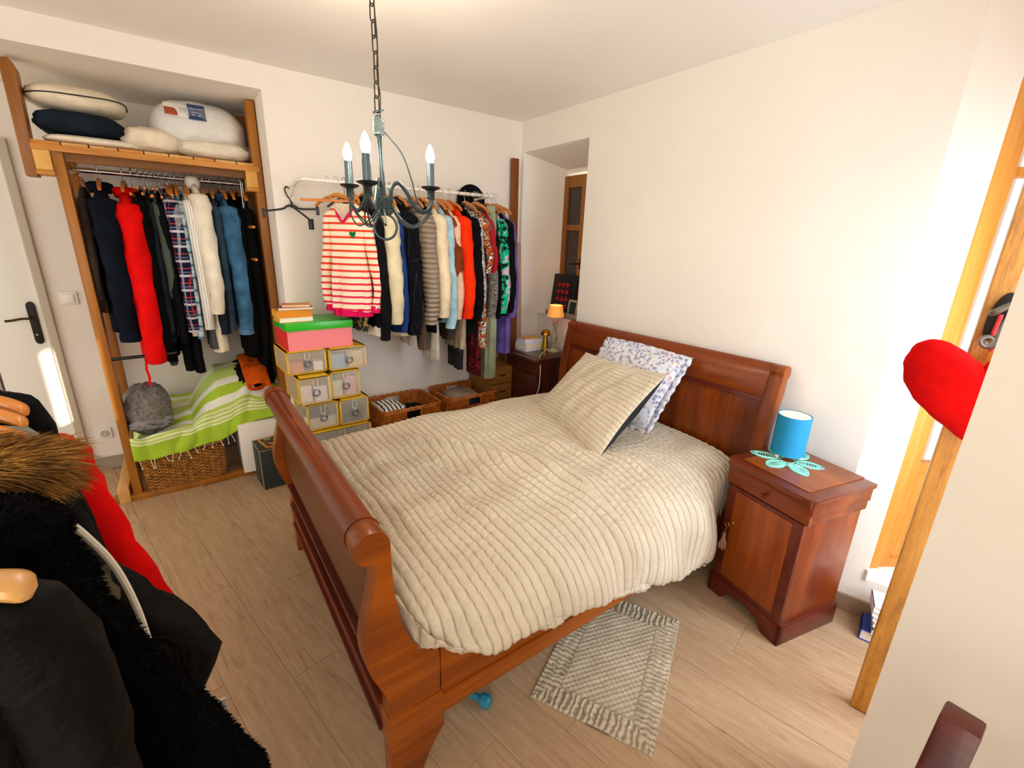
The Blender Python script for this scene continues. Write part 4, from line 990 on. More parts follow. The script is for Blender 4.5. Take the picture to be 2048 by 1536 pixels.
# ---------------- floor of the closet
def wicker(name, label, loc, rot, w, d, h, taper=.03, vertical=False, c1='8A4A12', c2='C87C24', lid=False, sr=.0055, pitch=.0125, handle=False, group=None, cat='basket', r_c=.04):
    root = empty(name, loc, rot, label, cat, group)
    W = NT('wicker'); v = W.co(); W.col(W.ramp(W.noise(v, 30, 3, .6), [(.3, c1), (.7, c2)])); W = W.set(.45, 0, **{'Coat Weight': .25})
    DKM = plain('3A1C06', .8)
    def per(z, n=None, off=0):
        k = 1 - taper * (1 - z / h) ; hw, hd = w / 2 * k + off, d / 2 * k + off; c = r_c
        P_ = []
        for cx, cy, a0 in ((hw - c, hd - c, 0), (-hw + c, hd - c, 90), (-hw + c, -hd + c, 180), (hw - c, -hd + c, 270)):
            for q in range(5): a = R(a0 + 22.5 * q); P_.append((cx + c * math.cos(a), cy + c * math.sin(a)))
        P_.append(P_[0]); P_ = np.array(P_)
        dd = np.r_[0, np.cumsum(np.linalg.norm(np.diff(P_, axis=0), axis=1))]
        t = np.linspace(0, dd[-1], n, endpoint=False); Q = np.stack([np.interp(t, dd, P_[:, 0]), np.interp(t, dd, P_[:, 1])], 1)
        T2 = np.roll(Q, -1, 0) - np.roll(Q, 1, 0); T2 /= np.linalg.norm(T2, axis=1, keepdims=True) + 1e-9
        return Q, np.stack([T2[:, 1], -T2[:, 0]], 1)
    mb = MB(); bmk = MB()
    circ = 2 * (w + d)
    back = []
    for z in (0.0, h * .5, h - .02):
        Q, Nn = per(z, 80, -.004); back.append([(p[0], p[1], z) for p in Q])
    bmk.loft(back, caps=False); bmk.add([(p[0], p[1], .004) for p in per(0, 40, -.004)[0]], [tuple(range(40))])
    if not vertical: bmk.build('liner', DKM, root, sharp=60)
    nst = int(circ / .034) // 2 * 2
    if not vertical:
        ns = nst * 4; rows = int((h - .03) / pitch)
        for r_ in range(rows):
            z = .012 + r_ * pitch
            Q, Nn = per(z, ns); ph_ = (r_ % 2) * PI
            pts = [(p[0] + n_[0] * .006 * math.cos(i * PI / 4 + ph_), p[1] + n_[1] * .006 * math.cos(i * PI / 4 + ph_), z + .0015 * math.sin(i * .7 + r_)) for i, (p, n_) in enumerate(zip(Q, Nn))]
            mb.tube(pts, sr, 5, True)
        Q0, N0 = per(0, nst); Q1, N1 = per(h, nst)
        for i in range(nst): mb.tube([(Q0[i][0], Q0[i][1], .003), (Q1[i][0], Q1[i][1], h - .01)], .004, 5)
    else:
        nv = int(circ / pitch) // 2 * 2
        zs = np.linspace(.0, h - .012, 9)
        Qs = [per(z, nv) for z in zs]
        xmid = []
        for i in range(nv):
            pts = [(Qs[k][0][i][0] + Qs[k][1][i][0] * .004 * (1 if (i + k) % 2 else -1), Qs[k][0][i][1] + Qs[k][1][i][1] * .004 * (1 if (i + k) % 2 else -1), zs[k]) for k in range(9)]
            px, py = Qs[8][0][i]
            if handle and abs(py) < .055 and abs(abs(px) - w / 2) < .04:
                pts1 = pts[:8]; mb.tube(pts1, sr, 5); continue
            mb.tube(pts, sr, 5)
        for z in np.linspace(.01, h - .02, 7):
            if handle and h - .085 < z < h - .03: continue
            Q, Nn = per(z, 90); mb.tube([(p[0] + n_[0] * .003, p[1] + n_[1] * .003, z) for p, n_ in zip(Q, Nn)], .0055, 5, True)
        if handle:
            for sy in (-1, 1):
                mb.tube([(sy * w / 2, -.06, h), (sy * w / 2 * .985, -.055, h - .085), (sy * w / 2 * .985, .055, h - .085), (sy * w / 2, .06, h)], .008, 6)
    mb.build('woven_sides', W, root, sharp=50)['kind'] = 'stuff'
    rm = MB(); Q, Nn = per(h, 160)
    for a0 in (0, PI):
        rm.tube([(p[0] + n_[0] * .006 * math.cos(i * .6 + a0), p[1] + n_[1] * .006 * math.cos(i * .6 + a0), h - .006 + .006 * math.sin(i * .6 + a0)) for i, (p, n_) in enumerate(zip(Q, Nn))], .0065, 6, True)
    rm.build('rim', W, root, sharp=50)
    if vertical:
        MB().add([(p[0], p[1], .02) for p in per(.02, 40, -.004)[0]], [tuple(range(40))]).build('bottom', DKM, root, smooth=False)
    if lid:
        MB().box(-w / 2 + .01, w / 2 - .01, -d / 2 + .01, d / 2 - .01, h - .012, h + .004).build('lid', W, root, bevel=.004)
    return root
wicker('wicker_hamper', 'light wicker chest under the green towel at the closet foot', (-.415, -2.510, .012), R(1.5), .33, .455, .285, taper=.05, lid=True, c1='7E4C14', c2='C98A38', sr=.0045, pitch=.0115)
# white storage box and dark box with a small painting
wbx = empty('white_box', (-.40, -2.03, .0), 0, 'white box unit standing under the striped towel at the right of the closet', 'box')
MB().box(-.20, .178, -.155, .145, .042, .405).build('carcass', plain('ECE6DC', .5), wbx, bevel=.002)
MB().box(.178, .198, -.155, .145, .042, .403).build('door', plain('F4F0E8', .4), wbx, bevel=.002)
CHB = NT('worn_black_paint'); v = CHB.co(); CHB.col(CHB.ramp(CHB.noise(v, 60, 5, .7), [(.3, '1A2022'), (.66, '2C3436'), (.74, '55605E')])); CHB = CHB.set(.6)
bb_ = empty('dark_crate', (.04, -2.015, 0), R(4.5), 'worn dark painted wooden box on the floor beside the bed footboard', 'box')
MB().box(-.22, .0, -.085, .20, 0, .285).build('box_body', CHB, bb_, bevel=.003)
ed = MB()
ed.tube([(0, -.085, .0), (0, -.085, .285)], .0025, 5).tube([(0, -.085, .285), (0, .20, .285)], .002, 5).tube([(-.22, -.085, .285), (0, -.085, .285)], .002, 5)
ed.build('worn_edge', plain('A89A6A', .8), bb_)
pf = empty('small_painting', (-.075, -1.97, .287), R(12), 'small green and orange painting in a thin wooden frame lying on the dark box', 'painting')
MB().box(-.09, .085, -.10, -.09, 0, .012).box(-.09, .085, .115, .125, 0, .012).box(-.09, -.08, -.10, .125, 0, .012).box(.075, .085, -.10, .125, 0, .012).build('frame', HANGW, pf, bevel=.002)
MB().box(-.08, .075, -.09, .115, 0, .006).build('canvas', blotch(['5B9C86', '7FB89E', '2A3A24', '3A2C1C', 'C8643C', 'D8B07A'], 16, .6), pf, smooth=False)

# green striped towel draped over hamper and box
def towel():
    n, m_ = 150, 120
    s_ = np.linspace(0, 1, n); t_ = np.linspace(0, 1, m_)     # s along y, t from back over top to front drop
    S, T_ = np.meshgrid(s_, t_, indexing='ij')
    Yy = -2.755 + .905 * S
    # support height and front x along s
    top = np.interp(s_, [0, .06, .2, .36, .45, .55, .75, .92, 1.0], [.36, .43, .455, .47, .60, .70, .735, .66, .60])
    frontz = np.interp(s_, [0, .1, .3, .5, .60, .68, .76, .9, 1.0], [.285, .262, .285, .315, .345, .385, .415, .418, .42])
    Pt = np.zeros((n, m_, 3))
    for i in range(n):
        tp, fz = top[i], frontz[i]
        fx = -.236
        path = cr([(-.82, max(.50, tp - .02)), (-.66, tp + .03), (-.50, tp + .02), (-.38, tp - .03 - .18 * max(0, tp - .55)), (-.29, min(tp - .03, .455 + .2 * (tp - .455))), (fx - .006, .425), (fx + .004, max(.39, (fz + .425) / 2)), (fx + .006, fz)], 10)
        Q, _ = resample(path, m_)
        Pt[i, :, 0] = Q[:, 0]; Pt[i, :, 2] = Q[:, 1]
    Pt[..., 1] = Yy
    fd = .016 * wob(S * 5, T_ * 4, 1.5, 8, 2) + .010 * np.sin(S * 26 + T_ * 10 + 2 * wob(S * 3, T_ * 3, 1, 6, 7)) * (.3 + .7 * T_)
    Pt[..., 2] += fd * (1 - .6 * (T_ > .8)); Pt[..., 0] += np.abs(fd) * .9 * (T_ > .55)
    return Pt, S, T_
TP, S_, T__ = towel()
TW = NT('green_striped_cotton'); at = TW.n('ShaderNodeAttribute', attribute_name='band')
TW.col(TW.ramp(at.outputs['Fac'], [(0, 'B0CE48'), (.10, 'E9EDDA'), (.18, 'CBE08C'), (.30, 'E9EDDA'), (.38, 'C2DA74'), (.52, 'EDF0E2'), (.58, 'A9CC34'), (.66, 'EEF0E4'), (.74, 'BAD45A'), (.77, 'E6ECC8'), (.785, 'BAD45A'), (.80, 'E6ECC8'), (.815, 'BAD45A'), (.83, 'E6ECC8'), (.845, 'BAD45A'), (.86, 'E6ECC8'), (.875, 'A6CA2E'), (1, 'A6CA2E')], 'CONSTANT'))
TW.bump(TW.noise(TW.co(), 240, 2), .2, .003); TW = TW.set(.9)
tw = MB().grid(TP).build('striped_towel', TW, sharp=180, solid=.004)
att = tw.data.attributes.new('band', 'FLOAT', 'POINT'); att.data.foreach_set('value', np.clip(T__ + .02 * np.sin(S_ * 5), 0, 1).reshape(-1).astype(np.float32))
tag(tw, 'lime green and white striped fringed towel draped over the wicker chest', 'towel')
fg = MB(); rnd = random.Random(5)
for k in range(15):
    s_ = .03 + .66 * k / 14 + rnd.uniform(-.012, .012); i = int(s_ * 149); p = TP[i, -1]
    dx = rnd.uniform(-.012, .012); L = rnd.uniform(.035, .065)
    fg.tube(smooth_path([(p[0] + .004, p[1], p[2] + .004), (p[0] + .009, p[1] + dx * .5, p[2] - L * .4), (p[0] + .008, p[1] + dx * 1.4, p[2] - L * .8), (p[0] + .009, p[1] + dx * 1.2, p[2] - L)], 3), .0018, 5)
    q_ = (p[0] + .009, p[1] + dx * 1.3, p[2] - L * .85); fg.tube([(q_[0], q_[1], q_[2] - .004), (q_[0], q_[1], q_[2] + .003)], .0035, 6)
fg.build('fringe', plain('F0EEDC', .9), tw)['kind'] = 'stuff'
GF = NT('grey_plush'); v = GF.co(); GF.col(GF.ramp(GF.noise(v, 60, 4, .7), [(.32, '5C5854'), (.62, '9A948C')])); GF.bump(GF.noise(v, 90, 4, .7), 1.0, .01); GF = GF.set(1.0)
blob('grey_blanket', 'crumpled grey plush blanket piled at the left of the towel', 'blanket', (-.42, -2.650, .545), (.17, .125, .165), GF, 12, noise=.22, flat=.9, exp=.85)
blob('grey_jumper', 'bunched pale grey jumper lying under the grey plush blanket', 'jumper', (-.300, -2.640, .490), (.070, .110, .040), fabric('8E8C8A', .95, .2, 160, .8, wr=1.5), 27, noise=.35, flat=.9)
# orange tote bag with dark print
ob_ = empty('orange_bag', (-.36, -2.035, .765), 0, 'orange cloth tote bag with dark lettering lying on the striped towel', 'bag')
g = np.zeros((26, 30, 3))
for i in range(26):
    for j in range(30):
        a, b = i / 25, j / 29
        x = -.16 + .27 * b; y = -.075 + (.15) * a + .02 * b
        z = .055 - .16 * b ** 1.6 - .05 * (a - .4) ** 2 + .010 * math.sin(a * 6 + b * 5)
        g[i, j] = (x, y, z)
MB().grid(g).build('bag_cloth', fabric('D85A0A', .7, .15, 200, .5, wr=1.0), ob_, sharp=180, solid=.006)
wt = MB()
for (t0, z0, line) in ((.30, .35, 'Les'), (.48, .10, 'Horizons')):
    for k in range(len(line) * 2):
        a = z0 + .085 * k * .55 + .0; b = t0 + .035 * math.sin(k * 1.9)
        if a > .95: break
        def P3(a, b): return Vector((-.16 + .27 * b, -.075 + .15 * a + .02 * b, .055 - .16 * b ** 1.6 - .05 * (a - .4) ** 2 + .010 * math.sin(a * 6 + b * 5) + .005))
        wt.tube([P3(a, b + .03), P3(a + .025, b - .02), P3(a + .045, b + .03)], .0016, 4)
wt.build('printed_lettering', plain('3A1206', .8), ob_)
for k, (x, y, z, r0) in enumerate([(.10, 0.0, -.115, .06)]):
    MB().tube(smooth_path([(x - .02, -.05, -.10), (x + .03, -.03, -.125), (x + .035, .03, -.12), (x - .02, .06, -.095)], 5), .012, 8, flat=.4).build('bag_handle', fabric('C03A06', .7, .15), ob_)
# dark coats heaped at the closet's right floor
blob('black_garment_heap', 'heap of black clothes on the floor of the closet behind the towel', 'clothes', (-.55, -2.02, .60), (.20, .15, .19), BK2, 33, noise=.15, flat=2.9)

# ================================================================== RACK ON THE LEFT WALL
rk = empty('clothes_rail', (0, -1.11, 1.95), 0, 'white enamelled wall clothes rail with curved end above the drawers', 'clothes rail')
MB().tube([(p[0], p[1] + 1.11, p[2] - 1.95) for p in smooth_path([(.0, -1.735, 1.925), (.10, -1.735, 1.935), (.22, -1.735, 1.950), (.285, -1.722, 1.955), (.30, -1.66, 1.957), (.30, -1.2, 1.960), (.30, -.8, 1.964), (.30, -.455, 1.966)], 8)], .011, 12).build('rail', WHITEM, rk)
MB().box(0, .008, -.645, -.605, -.10, .03).tube([(.004, -.625, -.07), (.03, -.625, -.055), (.12, -.625, -.018)], .008, 8).build('bracket', WHITEM, rk, bevel=.003)
MB().tube([(.0, .62, .0), (.285, .62, .010)], .007, 8).box(0, .006, .60, .64, -.03, .03).build('bracket', WHITEM, rk)
STR = NT('red_striped_knit'); v = STR.co(); sp0 = STR.n('ShaderNodeSeparateXYZ'); STR.l(v, sp0.inputs[0])
f_ = STR.math('FRACT', STR.math('ADD', STR.math('DIVIDE', sp0.outputs[2], .0375), 100.0))
edge_ = STR.math('LESS_THAN', f_, .33); redc = STR.ramp(STR.math('MULTIPLY', STR.math('ABSOLUTE', sp0.outputs[2], None), 1.6), [(.0, 'E04820'), (.55, 'E03A22'), (.85, 'DE2050')])
STR.col(STR.mix(edge_, 'F2DFC4', redc)); STR.bump(STR.noise(v, 14, 3, .5, .8), .35, .02); STR = STR.set(.95)
MAG = fabric('DE1458', .95, .1)
PUF = NT('puffer_nylon'); v = PUF.co(); sp1 = PUF.n('ShaderNodeSeparateXYZ'); PUF.l(v, sp1.inputs[0])
w1 = PUF.math('ABSOLUTE', PUF.math('SINE', PUF.math('MULTIPLY', sp1.outputs[2], PI / .030))); PUF.col('9C8A78'); PUF.bump(PUF.math('ADD', w1, PUF.math('MULTIPLY', PUF.noise(v, 60, 2), .3)), 1.0, .012); PUF = PUF.set(.42)
PIN = stripes([(0, '090A10'), (.90, '2A2C3C')], .020, 'x')
LBL = fabric('A5CBDA', .9, .14); BEI = fabric('DCD0AC', .95, .08); CRJ = fabric('E9D9B8', .9, .08); ORG = fabric('F03208', .9, .07); PNK = fabric('E8BCA0', .9, .1)
BRN = fabric('7C3A14', .8, .2); GRG = fabric('A89E90', .9, .12); LGT = fabric('B9B2A4', .9, .12); BGT = fabric('A8967C', .9, .12); OLV = fabric('8E9478', .9, .12); PUR = fabric('6C58A8', .9, .2)
PR1 = blotch(['F0EEE8', '15161C', 'E6E4DE', '20222C'], 60); PR2 = blotch(['121214', '8A8880', '1A1A1C', 'B8B4A8'], 80); FLO = blotch(['1A1412', 'E8E2D8', '171214', 'D4601A', '171214', 'D8D0C4'], 34)
DRF = blotch(['16080A', '7E1820', '1C0A0C', '541016'], 40); GRF = blotch(['12A078', '14161A', '0FAE84', 'C8A8B8', '10906C'], 12); DPT = blotch(['101A2A', '24405A', '0E1420', 'B89A40', '18303E'], 34); RDS = fabric('A01C24', .9, .15)
GFL = fabric('C9C2B2', .9, .1)
RZ = 1.874
def rg(nm, lb, cat, y, zbot, m, sl=.58, dx=0, w=.175, t=.030, sr=.043, z=RZ, rot=0, hk='wood', **kw):
    r = garment(nm, lb, cat, .30 + dx, y, z, z - zbot, m, w=w, t=t, sl=sl, sr=sr, rot=rot, group='clothes on the wall rail', seed=y * 37, swing=.055, **kw)
    hanger({'wood': 'wooden hanger', 'black': 'dark hanger', 'clip': 'clip hanger'}[hk] + ' on the white rail for the ' + ' '.join(lb.split()[:6]), (.30, y, 1.955 + .012), rot, hk, 'hangers on the white wall rail', w=w - .01, drop=.03)
    return r
rack = [
 ('hanging_blouse', 'dark blouse with blue and ochre pattern, its hem below the striped sweater', 'blouse', -1.455, 1.10, DPT, .66, dict(dx=-.09, sr=.03, w=.15)),
 ('hanging_dress', 'black dress with white ruffled hem beside the striped sweater', 'dress', -1.385, 1.12, BK2, .70, dict(hem=(fabric('EDE6DA'), .05))),
 ('hanging_camisole', 'thin white lace top between the black dress and the cream cardigan', 'top', -1.355, 1.32, GFL, .42, dict(sr=.026, t=.02)),
 ('hanging_cardigan', 'cream cardigan with a wide hanging sleeve', 'cardigan', -1.305, 1.20, BEI, .60, dict(sr=.058, dx=.02)),
 ('hanging_shirt', 'navy blue shirt behind the cream cardigan', 'shirt', -1.255, 1.09, fabric('1E3A78', .9, .2), .66, dict(sr=.036, dx=.0, flare=.2)),
 ('hanging_shirt', 'cream shirt whose hem shows low between navy and black', 'shirt', -1.225, 1.05, CRJ, .5, dict(sr=.02, w=.17, dx=-.02)),
 ('hanging_coat', 'large black pinstriped coat with cuff buttons', 'coat', -1.175, 1.10, PIN, .68, dict(sr=.062, t=.045, dx=.0)),
 ('hanging_jacket', 'taupe quilted puffer jacket with horizontal seams', 'jacket', -1.085, 1.14, PUF, .62, dict(sr=.066, t=.045, dx=.01)),
 ('hanging_jacket', 'black jacket behind the quilted puffer', 'jacket', -1.03, 1.06, BK, .6, dict(sr=.036)),
 ('hanging_jacket', 'cream jacket with buttoned cuff right of the black jacket', 'jacket', -.985, 1.20, CRJ, .58, dict(sr=.056, dx=.02)),
 ('hanging_shirt', 'light blue chambray shirt right of the cream jacket', 'shirt', -.925, 1.13, LBL, .66, dict(sr=.050, dx=.0, flare=.1)),
 ('hanging_jacket', 'brown suede jacket, shoulder showing between blue and pink', 'jacket', -.895, 1.40, BRN, .34, dict(sr=.046, dx=.0)),
 ('hanging_blouse', 'pale pink blouse left of the orange red sweater', 'blouse', -.865, 1.17, PNK, .60, dict(sr=.040, dx=.01)),
 ('hanging_sweater', 'vivid orange red sweater in the middle of the rail', 'sweater', -.815, 1.17, ORG, .60, dict(sr=.056, dx=.015)),
 ('hanging_coat', 'black coat right of the orange red sweater', 'coat', -.745, 1.03, BK, .62, dict(sr=.056, t=.04)),
 ('hanging_blouse', 'white blouse with dark checks right of the black coat', 'blouse', -.690, 1.17, PR1, .58, dict(sr=.040)),
 ('hanging_dress', 'long dress with white, black and orange floral print', 'dress', -.655, .93, FLO, .3, dict(sr=.028, w=.18, dx=.03, frontonly=True)),
 ('hanging_blouse', 'grey and black speckled blouse', 'blouse', -.615, 1.15, PR2, .60, dict(sr=.044)),
 ('hanging_camisole', 'dark red top, a narrow sliver behind the speckled blouse', 'top', -.595, 1.40, RDS, .3, dict(sr=.030, dx=.02)),
 ('hanging_dress', 'long olive green dress hanging to below the others', 'dress', -.575, .69, OLV, .25, dict(sr=.026, w=.06, dx=.15, sleeves=False, neck=.04)),
 ('hanging_shirt', 'black shirt right of the olive dress', 'shirt', -.555, 1.04, BK2, .62, dict(sr=.036)),
 ('hanging_blouse', 'emerald green blouse with dark and pink floral sleeve', 'blouse', -.510, 1.18, GRF, .58, dict(sr=.046, dx=.02)),
 ('hanging_blouse', 'black blouse with wide sleeve at the far end of the rail', 'blouse', -.465, 1.15, BK, .58, dict(sr=.060, dx=.0)),
 ('hanging_tunic', 'violet tunic, last garment on the rail near the corner', 'tunic', -.435, .86, PUR, .62, dict(sr=.040, dx=-.02, w=.19)),
]
for i, (nm, lb, cat, y, zb, m, sl, kw) in enumerate(rack):
    rg(nm, lb, cat, y, zb, m, sl=sl, rot=R([-3, 2, 4, -2, 0, 3][i % 6]), hk=('black' if i in (5, 14, 16, 19, 20) else 'wood'), collar=.03 if cat in ('jacket', 'coat', 'shirt') else .015, **kw)
# front-facing striped sweater on the left end
sw = garment('striped_sweater', 'cream sweater with red stripes and a green heart, facing the room', 'sweater', .40, -1.525, 1.835, .60, STR, w=.112, t=.040, sl=.53, sr=.034, rot=R(46), flare=.10, hem=(MAG, .035), cuff=MAG, seed=3, swing=.045, neck=.062, shd=.075)
hh_ = MB().prism([(p[0] * .018, p[1] * .021) for p in heart_pts(24)], 'y', -.004, 0).build('heart_patch', fabric('0C6A3A'), sw, smooth=False); hh_.location = (.058, -.060, -.165); hh_.rotation_euler = (0, 0, R(8))
vn = MB().tube(smooth_path([(-.058, -.018, -.012), (-.035, -.045, -.06), (0, -.054, -.098), (.035, -.045, -.06), (.058, -.018, -.012)], 5), .006, 8).build('neckband', MAG, sw)
MB().prism([(-.055, -.02), (0, -.088), (.055, -.02), (.03, -.005), (-.03, -.005)], 'y', -.046, -.040).build('neck_lining', fabric('C9B49A'), sw, smooth=False)
hanger('wooden hanger inside the red striped sweater', (.30, -1.545, 1.967), R(38), 'wood', 'hangers on the white wall rail', w=.15, drop=.05)
hanger('orange clamp hanger sticking out left of the striped sweater', (.30, -1.60, 1.967), R(60), 'clip', 'hangers on the white wall rail', w=.2, drop=.05)
hanger('black hanger above the striped sweater neckline', (.30, -1.50, 1.967), R(20), 'black', 'hangers on the white wall rail', w=.17, drop=.05)
# trousers lower down
for nm, lb, x, y, zt, L, m, w, sd in [
  ('greige_trousers', 'greige trousers with legs showing below the pinstriped coat', .33, -1.15, 1.48, .50, GRG, .10, 1), ('brown_trousers', 'narrow brown trousers beside the greige pair', .36, -1.085, 1.48, .525, fabric('5E4A3E'), .09, 2),
  ('light_grey_trousers', 'long light grey trousers hanging below the black jacket', .38, -1.01, 1.48, .60, LGT, .10, 3), ('dark_brown_trousers', 'dark brown trousers below the light blue shirt', .36, -.89, 1.48, .475, fabric('3A322C'), .10, 4),
  ('beige_trousers', 'beige trousers below the orange red sweater', .38, -.81, 1.48, .545, BGT, .115, 5), ('black_skirt_trousers', 'black lacy trousers hanging lowest left of the long dress', .36, -.80, 1.48, .70, blotch(['0E0E10', '2C2A2C', '141416'], 60), .10, 6),
  ('dark_red_trousers', 'dark red flower printed trousers hanging lowest by the corner', .40, -.675, 1.48, .76, DRF, .07, 7)]:
    trousers(nm, lb, x, y, zt, L, m, w, .024, rot=R(6 * math.sin(sd * 3)), seed=sd, group='trousers on the wall rail')
# black clip hangers hooked on the bracket
ch = empty('clip_hanger', (.030, -1.745, 1.905), R(70), 'black plastic clip hanger dangling from the rail bracket beside the closet', 'hanger')
MB().tube(smooth_path([(0, .0, .02), (-.016, 0, .028), (-.024, 0, .01), (-.016, 0, -.02), (0, 0, -.045), (.002, 0, -.075)], 5), .0045, 8).build('hook', BLACKP, ch)
MB().tube(smooth_path([(-.15, 0, -.115), (-.05, 0, -.098), (-.02, 0, -.080), (.02, 0, -.078), (.05, 0, -.093), (.15, 0, -.090)], 4), .006, 8).box(.140, .158, -.012, .012, -.125, -.075).box(-.160, -.142, -.012, .012, -.150, -.10).build('bar', BLACKP, ch, bevel=.002)
ch2 = empty('clip_hanger', (.055, -1.735, 1.905), R(15), 'second black plastic hanger crossing the first one beside the closet post', 'hanger')
MB().tube(smooth_path([(-.02, 0, -.055), (.0, 0, -.078), (.02, 0, -.082)], 4), .004, 8).tube(smooth_path([(-.20, 0, -.045), (0, 0, -.090), (.19, 0, -.165)], 6), .0065, 8).box(-.215, -.19, -.012, .012, -.075, -.02).box(.18, .20, -.012, .012, -.215, -.155).build('bar', BLACKP, ch2, bevel=.002)
# black hat on the wall behind the rail end
hat = MB().lathe([(0, .0), (.055, .0), (.120, .004), (.122, .012), (.075, .02), (.068, .06), (.04, .085), (0, .09)], seg=36).build('black_hat', fabric('101012', .9, .2)); hat.location = (.010, -.475, 1.945); hat.rotation_euler = (0, R(90), 0)
tag(hat, 'round black hat hung on the wall behind the end of the clothes rail', 'hat')
# boards leaning in the corner
def leaning(nm, lb, x, y0, y1, z1, dx, m, th):
    o = MB().box(0, th, 0, y1 - y0, 0, z1).build(nm, m, bevel=.003); o.location = (x + dx, y0, 0.002); o.rotation_euler = (0, -math.atan2(dx, z1), 0); tag(o, lb, 'board'); return o
leaning('leaning_beam', 'tall dark brown beam leaning in the room corner', .014, -.115, -.060, 2.285, .05, LEAN, .04)
leaning('leaning_board', 'shorter pinkish grey board leaning in the room corner', .030, -.055, -.008, 1.66, .10, plain('B09488', .6), .018)
leaning('leaning_board', 'dark brown plank behind the violet tunic in the corner', .020, -.215, -.150, 1.20, .06, LEAN, .022)
# small chest of drawers in the corner
cdr = empty('small_chest', (.125, -.33, 0), R(3), 'small brown chest with finger-slot drawers in the corner left of the nightstand', 'chest')
CBW = wood('6E4212', '9A6828', 'y', 6, 6, .55, 0, 0, 'chest_wood', c0='85541C')
MB().box(-.115, .17, -.15, .11, 0, .70).build('carcass', CBW, cdr, bevel=.003)
for k in range(5):
    dr = MB().box(.170, .184, -.145, .105, .015 + k * .137, .146 + k * .137).build('drawer', CBW, cdr, bevel=.003)
    MB().box(.1835, .1845, -.055, .015, .075 + k * .137, .088 + k * .137).build('slot', plain('140C06', .9), dr, smooth=False)

# ================================================================== TOWER OF CLEAR DRAWERS
YEL = plain('E0B418', .45, 0, 'yellow_board')
CLP = NT('frosted_plastic'); CLP.set(.35, 0, **{'Alpha': .24}); CLP.col('DAD5C8'); CLP = CLP.m
def clear_box(c, rz, w, d, h, label, items, open_=0.0):
    """front faces +x at local x=0, width along y"""
    r = empty('shoe_drawer', c, rz, label, 'storage drawer', 'stacked clear drawers with yellow frames')
    e_ = .012
    f = MB()
    for (y0, y1) in ((-w / 2, -w / 2 + e_), (w / 2 - e_, w / 2)):
        f.box(-d, 0, y0, y1, 0, e_).box(-d, 0, y0, y1, h - e_, h).box(-e_, 0, y0, y1, 0, h).box(-d, -d + e_, y0, y1, 0, h)
    f.box(-d, 0, -w / 2, w / 2, 0, .004).box(-d, 0, -w / 2, w / 2, h - .005, h).box(-d, -d + .004, -w / 2, w / 2, 0, h)
    f.build('yellow_frame', YEL, r, smooth=False)
    MB().box(-d + .01, -.01, -w / 2 + .001, -w / 2 + .003, .01, h - .01).build('side_pane', CLP, r, smooth=False)
    MB().box(-d + .01, -.01, w / 2 - .003, w / 2 - .001, .01, h - .01).build('side_pane', CLP, r, smooth=False)
    fp = MB().box(open_, open_ + .003, -w / 2 + .006, w / 2 - .006, .008, h - .008).build('front_pane', CLP, r, smooth=False)
    MB().tube([(open_ + .008, .019 * math.cos(t), h * .44 + .019 * math.sin(t)) for t in [k * PI / 12 for k in range(24)]], .0045, 8, True).build('ring_pull', plain('8E8E8C', .3, .9), fp)
    MB().box(open_ + .003, open_ + .006, -.014, -.010, h * .62, h - .012).box(open_ + .003, open_ + .006, .010, .014, h * .62, h - .012).box(open_ + .003, open_ + .006, -.012, .012, h * .58, h * .62).build('tab', plain('C9C6BE', .4), fp, smooth=False)
    for (x0, x1, y0, y1, z0, z1, c_, rot_) in items:
        o = MB().box(-(x1 - x0) / 2, (x1 - x0) / 2, -(y1 - y0) / 2, (y1 - y0) / 2, 0, z1 - z0).build('content', plain(c_, .7), r, bevel=.004)
        o.location = ((x0 + x1) / 2, (y0 + y1) / 2, z0 + .005); o.rotation_euler = (0, 0, R(rot_))
    return r
ang = R(3)
rows = [
 # x front, y centre, z, w, h, depth
 (.405, -1.818, .874, .222, .137, 'upper left clear drawer with small toys', [(-.12, -.02, -.09, -.02, 0, .06, 'E07A3A', 5), (-.14, -.03, -.01, .04, 0, .05, '6A5A9A', 20), (-.10, -.02, .045, .10, 0, .055, 'E8ECF0', -10)], 0),
 (.415, -1.584, .874, .228, .137, 'upper right clear drawer holding a cork disc', [(-.06, -.02, -.09, -.01, 0, .09, '8AB4D8', -12), (-.10, -.02, .01, .10, 0, .10, 'E6C98E', 0)], .012),
 (.450, -1.800, .694, .185, .170, 'second row left clear drawer with white cards', [(-.06, -.03, -.08, -.01, 0, .10, 'F4ECE4', 0), (-.05, -.02, .005, .075, 0, .09, 'E9E2F0', 0)], .02),
 (.420, -1.612, .694, .180, .170, 'second row right clear drawer with white and pink cards', [(-.06, -.03, -.08, -.01, 0, .10, 'F6EEDC', 0), (-.06, -.03, .005, .075, 0, .12, 'EAB4B8', 0), (-.10, -.05, -.08, -.04, .10, .14, '1E9AA0', 0)], .0),
 (.440, -1.765, .520, .185, .165, 'third row left clear drawer with black and white fabric', [(-.12, -.02, -.085, .085, 0, .06, 'EAE0D2', 0), (-.14, -.04, -.085, .05, .06, .10, '18181C', 6)], .0),
 (.440, -1.575, .520, .185, .165, 'third row right clear drawer with navy fabric', [(-.12, -.02, -.085, .06, 0, .10, '0E1622', 0)], .0),
 (.455, -1.665, .350, .375, .160, 'fourth row wide clear drawer just above the quilt', [(-.2, -.05, -.14, .14, 0, .08, 'B8B4AC', 0)], .0),
 (.455, -1.665, .175, .375, .170, 'fifth row wide clear drawer hidden low behind the bed', [(-.2, -.05, -.14, .14, 0, .08, '9A968E', 0)], .0),
 (.455, -1.665, .000, .375, .170, 'lowest wide clear drawer of the stack on the floor', [(-.2, -.05, -.14, .14, 0, .08, '9A968E', 0)], .0)]
